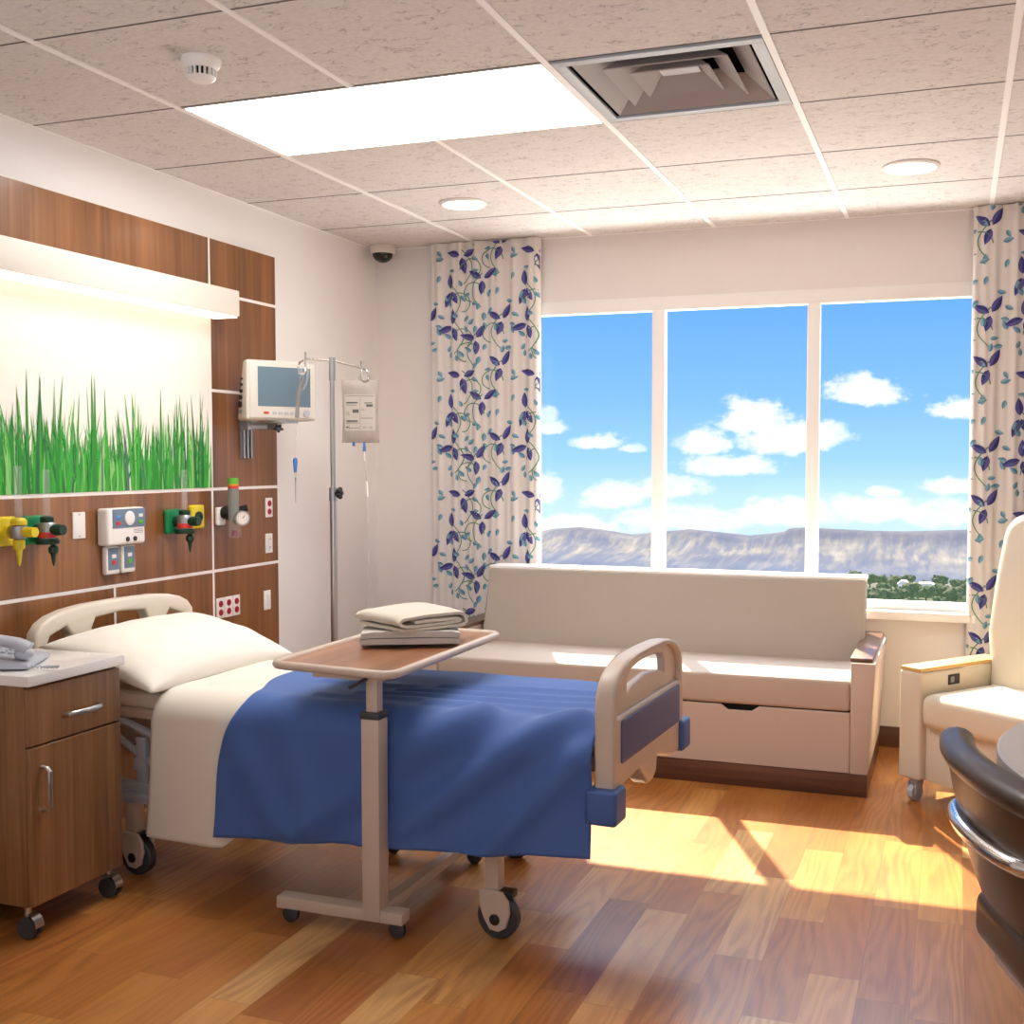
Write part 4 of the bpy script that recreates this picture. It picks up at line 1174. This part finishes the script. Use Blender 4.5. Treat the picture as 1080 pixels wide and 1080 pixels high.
# ------------------------------------------------------------------ recliner (local: front +x, own left +y)
RC = (2.395, 1.345, 0); RA = -128.3
rc = thing('recliner', 'cream recliner with pale wood armrests by the right curtain', 'recliner chair', RC, RA, local=True)
for s in (-1, 1):
    y0, y1 = (-.35, -.245) if s < 0 else (.245, .35)
    a = MB().box(-.62, 0, y0, y1, .09, .508, .014, 3).build('arm', M['recl'], rc)
    MB().box(-.50, -.002, y0+.004, y1-.004, .508, .524, .006).build('armrest', M['maple'], rc)
MB().box(-.62, -.03, -.246, .246, .09, .305, .008, 2).build('front_panel', M['recl'], rc)
def cush(u, v):
    x, y = u*2-1, v*2-1
    return x, y
m = MB(); m.box(-.56, .012, -.243, .243, .30, .425, .045, 5)
for v in m.bm.verts:
    if v.co.z > .36: v.co.z += .03*math.cos(v.co.y/.243*1.4)*math.cos((v.co.x+.27)/.29*1.2)
m.build('seat_cushion', M['recl'], rc)
m = MB()
m.plate([[(-.245, .36), (-.268, .50), (-.300, .62), (-.305, .85)]+arc(-.19, 1.01, .11, 175, 90, 6)+arc(.19, 1.01, .11, 90, 5, 6)+[(.305, .85), (.300, .62), (.268, .50), (.245, .36)]], .14, .05, 0, Tm(-.45, 0, .38) @ Rm(-13, 'Y') @ Tm(0, 0, -.38) @ YZ)
m.build('back_cushion', M['recl'], rc)
m = MB(); m.box(-.22, -.155, -.246, -.2405, .447, .487, .003); m.box(-.185, -.165, -.2410, -.2385, .455, .479, .002, mi=1)
m.build('control_switch', [M['black'], M['grey']], rc)
for x, y in ((-.05, -.30), (-.05, .30), (-.56, -.30), (-.56, .30)):
    m = MB(); m.box(x-.018, x+.018, y-.020, y+.020, .062, .092, .004)
    for s in (-1, 1): m.box(x-.012, x+.030, y+s*.018-.003, y+s*.018+.003, .025, .075, .003)
    k_ = m.build('caster', M['lgrey'], rc)
    MB().lathe([(.022, -.013), (.032, -.012), (.032, .012), (.022, .013)], 22, 0, Tm(x+.008, y, .032) @ Rm(90, 'X')).build('wheel', M['lgrey'], k_)

# ------------------------------------------------------------------ round table and leather chair at the right edge
rt = thing('round_table', 'round pale grey table top at the right edge', 'table', (3.0, -.58, 0))
MB().lathe([(.585, .690), (.600, .694), (.600, .731), (.596, .735), (.0001, .735)], 72, 0, Tm(3.0, -.58, 0)).build('table_top', M['stone'], rt)
MB().lathe([(.24, 0), (.24, .012), (.05, .03), (.04, .05), (.04, .67), (.12, .69)], 32, 0, Tm(3.0, -.58, 0)).build('pedestal', M['metal'], rt)

CH = (2.367, -.775, 0); CA = 17.5
ch = thing('leather_chair', 'dark brown leather chair with a curved chrome back rail', 'chair', CH, CA, local=True)
# local: sitter faces +x; back outer face near x=0
def bx(y, hw_): return .045*(abs(y)/hw_)**2.2
def shell(u, v, off):
    hw_ = .105+.165*v**.6; y = (u*2-1)*hw_
    z = .462+.268*v
    return Vector((bx(y, .27)*1.0+.062*(1-v)**1.3+off-.026, y, z))
m = MB(); m.grid(lambda u, v: shell(u, v, 0), 40, 12); m.grid(lambda u, v: shell(u, v, .05), 40, 12)
for vv in (0, 1): m.grid(lambda u, w: shell(u, vv, .05*w), 40, 2)
for uu in (0, 1): m.grid(lambda u, w: shell(uu, u, .05*w), 12, 2)
bmesh.ops.remove_doubles(m.bm, verts=m.bm.verts, dist=1e-4); bmesh.ops.recalc_face_normals(m.bm, faces=m.bm.faces)
m.build('backrest', M['leather2'], ch)
pts = [Vector((bx(y, .27)-.004, y, .730)) for y in [-.268+.536*i/30 for i in range(31)]]
m = MB(); m.tube(pts, [.018]+[.034]*29+[.018], 14, sq=(.85, 1.05)); m.build('top_roll', M['leather'], ch)
pts = [(bx(y, .235)*1.2-.018+.05*sstep(.18, .218, abs(y)), y, .610) for y in [-.218+.436*i/30 for i in range(31)]]
m = MB(); m.tube(pts, .0165, 14); m.build('chrome_rail', M['chrome'], ch)
m = MB(); m.box(.046, .51, -.180, .180, .345, .452, .042, 5); m.build('seat', M['leather'], ch)
m = MB(); m.box(.09, .48, -.17, .17, .298, .350, .004); m.build('seat_frame', M['metal'], ch)
m = MB(); m.lathe([(.022, .03), (.022, .20), (.034, .205), (.034, .30)], 20, 0, Tm(.27, 0, 0)); m.build('pedestal', M['chrome'], ch)
for q in range(5):
    a = R(72*q+36); m = MB()
    m.tube([(.27+.02*math.cos(a), .02*math.sin(a), .055), (.27+.13*math.cos(a), .13*math.sin(a), .05), (.27+.25*math.cos(a), .25*math.sin(a), .018)], [.020, .016, .013], 10)
    m.build('foot', M['chrome'], ch)
for y in (-.09, .09): MB().tube([(.14, y, .36), (.10, y, .44), (.055, y, .56)], .011, 10).build('back_support', M['metal'], ch)

# ------------------------------------------------------------------ outside: valley, mountains, trees, houses
GZ = -34.0
MB().box(-260, 120, 40, 398, GZ-2, GZ).build('ground_outside', M['valley'], kind='structure', smooth=False)
CXX, CYY, CZZ = 2.3107, -3.0569, 1.3151
SKY = [(-.48, -.066), (-.3643, -.0694), (-.3498, -.0652), (-.3232, -.0627), (-.305, -.0642), (-.2732, -.0693), (-.2556, -.067), (-.2383, -.0647), (-.2211, -.0625), (-.1966, -.0646), (-.167, -.0676), (-.138, -.0633), (-.1327, -.0596), (-.1202, -.0586), (-.1061, -.059), (-.068, -.0604), (-.0409, -.0605), (-.0143, -.0592), (.0101, -.0577), (.2, -.055)]
def sky_e(a):
    for (a0, e0), (a1, e1) in zip(SKY, SKY[1:]):
        if a0 <= a <= a1: return e0+(e1-e0)*(a-a0)/(a1-a0)
    return SKY[0][1] if a < SKY[0][0] else SKY[-1][1]
def mount(i, j):
    a = -.47+.66*i
    D0, D1 = 345.0, 402.0
    e = sky_e(a); top = CZZ+e*(402-CYY)-GZ
    t = j
    if t <= .8:
        s = t/.8; D = D0+(D1-D0)*s
        gul = noise.fractal(Vector((a*70, s*1.2, 0)), 1.0, 2.0, 4)
        p = .42*s+.58*s**2.4
        cl = sstep(.80, .95, s)
        h = top*(p*.88*(1-cl)+cl*1.0)*1.0
        h += top*.13*gul*math.sin(PI*min(1, s*1.1))
        D += 9*gul*math.sin(PI*s)
        h = min(h, top)
    else:
        s = (t-.8)/.2; D = D1+s*60; h = top*(1-.5*s*s)
    if t == 0: h = -1
    return Vector((CXX+a*(D-CYY), D, GZ+h))
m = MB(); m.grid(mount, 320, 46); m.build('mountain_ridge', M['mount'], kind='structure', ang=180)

rt_ = random.Random(4)
def make_tree(seed, h, wd):
    o = thing('valley_tree', 'bushy dark green tree in the valley outside the window', 'tree', (0, 0, GZ), group='trees in the valley', local=True)
    MB().tube([(0, 0, -.2), (.05, 0, h*.25), (0, 0, h*.5)], [.22, .16, .1], 8).build('trunk', M['trunk'], o)
    m = MB(); q = random.Random(seed)
    m.ball((0, 0, h*.58), wd*.42, 0, 3, (1, 1, .8), .5, 2.2)
    for i in range(6):
        a = i*PI/3+q.random(); r = wd*.28
        m.ball((r*math.cos(a), r*math.sin(a), h*(.42+.3*q.random())), wd*(.20+.12*q.random()), 0, 2, (1, 1, .85), .6, 2.5)
    m.build('crown', M['tree'], o)
    return o
protos = [make_tree(1, 4.6, 6.0), make_tree(2, 3.6, 5.2), make_tree(3, 5.2, 4.6)]
used = [False]*3
def at(a, D): return (CXX+a*(D-CYY), D, GZ)
spots = []
for k in range(5): spots.append((-.078+k*.0225+rt_.uniform(-.001, .001), 334+rt_.uniform(-1, 1)))
for k in range(5): spots.append((-.066+k*.0225+rt_.uniform(-.001, .001), 324+rt_.uniform(-1, 1)))
for k in range(5): spots.append((-.078+k*.0225+rt_.uniform(-.001, .001), 304+rt_.uniform(-1, 1)))
for k in range(5): spots.append((-.066+k*.0225+rt_.uniform(-.001, .001), 294+rt_.uniform(-1, 1)))
for k in range(5): spots.append((-.078+k*.0225+rt_.uniform(-.001, .001), 283+rt_.uniform(-1, 1)))
for i, (a, D) in enumerate(spots):
    q = i % 3
    if not used[q]: o = protos[q]; used[q] = True; o.location = at(a, D)
    else: o = copy_tree(protos[q], at(a, D), protos[q]['label'])
    o.rotation_euler = (0, 0, rt_.uniform(0, 6.28)); k = rt_.uniform(.65, 1.0); o.scale = (k, k, k)
def house(label, a, D, w_, d_, h_, rh):
    x, y, z = at(a, D)
    o = thing('valley_house', label, 'house', (x, y, GZ), group='white houses in the valley')
    MB().box(x-w_/2, x+w_/2, y-d_/2, y+d_/2, GZ, GZ+h_).build('wall', M['house'], o, smooth=False)
    MB().prism([(x-w_/2-.3, GZ+h_), (x+w_/2+.3, GZ+h_), (x+w_/2*.5, GZ+h_+rh), (x-w_/2*.5, GZ+h_+rh)], d_+.6, 0, mat=Tm(0, y+d_/2+.3, 0) @ XZ).build('roof', M['roof'], o, smooth=False)
    for q in range(3):
        xx = x-w_/2+w_*(q+.5)/3
        MB().box(xx-.3, xx+.3, y-d_/2-.05, y-d_/2+.02, GZ+h_*.4, GZ+h_*.8).build('window', M['blueui'], o, smooth=False)
house('small white house among valley trees, left of the longer one', -.0388, 312, 2.6, 3, 2.9, .9)
house('long low white house among valley trees near the right curtain', -.0212, 312, 5.6, 4, 2.7, .7)

# ------------------------------------------------------------------ sun, sky and added fill lamps
sd_ = bpy.data.lights.new('sun', 'SUN'); sun = bpy.data.objects.new('sun', sd_); COL.objects.link(sun)
sd_.energy = 17.0; sd_.angle = R(.6); sd_.color = (1, .83, .60)
trav = Vector((.437, -.972, -1.0)).normalized()
sun.rotation_euler = trav.to_track_quat('-Z', 'Y').to_euler(); sun.location = (0, 6, 6)

wd = bpy.data.worlds.new('sky'); sc.world = wd; wd.use_nodes = True
nt = wd.node_tree; g = G(nt); bgn = nt.nodes['Background']
dv = g.coord('Generated'); X_, Y_, Z_ = g.sep(dv)[:3]
ys = g.m('MAXIMUM', Y_, .05)
a_ = g.m('DIVIDE', X_, ys); e_ = g.m('DIVIDE', Z_, ys)
skyc = g.ramp(g.rng(Z_, -.2, 1.0), [(0, hx('#b9b4a8')), (.10, hx('#cfe6f2')), (.135, hx('#c4e6fb')), (.167, hx('#9dd0fb')), (.21, hx('#83bcf8')), (.29, hx('#64a6f0')), (.45, hx('#4f8fe0')), (1, hx('#3b76cc'))])
nv = g.comb(a_, g.m('MULTIPLY', e_, 1.5), 0.0)
nz1 = g.noise(nv, 26, 6, .62); nz2 = g.noise(nv, 75, 4, .6)
nn = g.m('ADD', g.m('MULTIPLY', g.m('SUBTRACT', nz1, .5), 2.3), g.m('MULTIPLY', g.m('SUBTRACT', nz2, .5), .9))
CLD = [(-.1688, .0337, .0248, .0198, 1), (-.2061, .0130, .0248, .0126, 1), (-.1362, .0170, .0455, .0190, 1), (-.185, -.0061, .0413, .0104, .95), (-.0723, .0552, .0331, .0149, 1), (.0048, .0398, .0215, .0099, 1), (-.308, .0151, .0264, .0081, .85), (-.275, .0099, .0116, .005, .7), (-.3537, .0398, .0083, .0083, .7), (-.35, .0284, .0165, .0066, .8), (-.2926, -.0356, .0318, .0124, .95), (-.2443, -.0265, .0364, .0114, .85), (-.3611, -.0302, .0248, .0165, .8), (-.0574, -.0273, .0149, .005, .9), (.0008, -.0221, .0264, .0083, 1), (-.3333, -.0613, .0596, .0109, .9), (-.2269, -.0542, .0659, .0132, .85), (-.1355, -.0474, .0495, .0159, .9), (-.0648, -.0433, .0433, .0132, .9), (-.0047, -.0463, .0433, .0124, .85), (-.2256, .0147, .0165, .0083, .4)]
cov = None
for a0, e0, ra, re, al in CLD:
    da = g.m('DIVIDE', g.m('SUBTRACT', a_, a0), ra*1.15); de = g.m('DIVIDE', g.m('SUBTRACT', e_, e0), re*1.2)
    de = g.m('MAXIMUM', de, g.m('MULTIPLY', de, -1.7))      # flatter base
    d2 = g.m('SQRT', g.m('ADD', g.m('MULTIPLY', da, da), g.m('MULTIPLY', de, de)))
    k_ = g.m('MULTIPLY', g.rng(g.m('ADD', d2, nn), 1.12, .55, 0, 1, True), al)
    cov = k_ if cov is None else g.m('MAXIMUM', cov, k_)
cov = g.m('MULTIPLY', cov, g.rng(Y_, .3, .5))
shade = g.rng(nz1, .35, .65, 0, 1)
cc = g.mix(shade, hx('#e6f2fb'), (1.05, 1.05, 1.05))
g.put(bgn.inputs['Color'], g.mix(cov, skyc, cc))
bgn.inputs['Strength'].default_value = 1.0

fl = bpy.data.lights.new('ceiling_bounce_fill', 'AREA'); fo = bpy.data.objects.new('ceiling_bounce_fill', fl); COL.objects.link(fo)  # added unseen fill behind the camera, bounced off the ceiling
fl.shape = 'RECTANGLE'; fl.size = 2.4; fl.size_y = 1.2; fl.energy = 34; fl.color = (.90, .95, 1)
fo.location = (1.6, -3.4, .9); fo.rotation_euler = (R(158), 0, 0)
gl_ = bpy.data.lights.new('ground_bounce_fill', 'AREA'); go = bpy.data.objects.new('ground_bounce_fill', gl_); COL.objects.link(go)  # added unseen fill below the sill, imitating light bounced off the ground
gl_.shape = 'RECTANGLE'; gl_.size = 3.0; gl_.size_y = .8; gl_.energy = 110; gl_.color = (1, .97, .93)
go.location = (1.3, 3.3, .15); go.rotation_euler = Vector((0, -.62, 1.0)).to_track_quat('-Z', 'Y').to_euler()
kl = bpy.data.lights.new('window_sky_fill', 'AREA'); ko = bpy.data.objects.new('window_sky_fill', kl); COL.objects.link(ko)  # added unseen fill above the window, strengthening the skylight
kl.shape = 'RECTANGLE'; kl.size = 3.4; kl.size_y = 1.6; kl.energy = 200; kl.color = (.84, .92, 1)
ko.location = (1.3, 3.7, 3.3); ko.rotation_euler = Vector((0, -1.0, -.85)).to_track_quat('-Z', 'Y').to_euler()
for k_ in ('mount', 'valley', 'tree', 'house', 'roof'): M[k_].cycles.emission_sampling = 'NONE'
# ------------------------------------------------------------------ view
sc.cycles.sample_clamp_indirect = 6.0
sc.view_settings.view_transform = 'Standard'
sc.view_settings.look = 'None'
sc.view_settings.exposure = 0.3
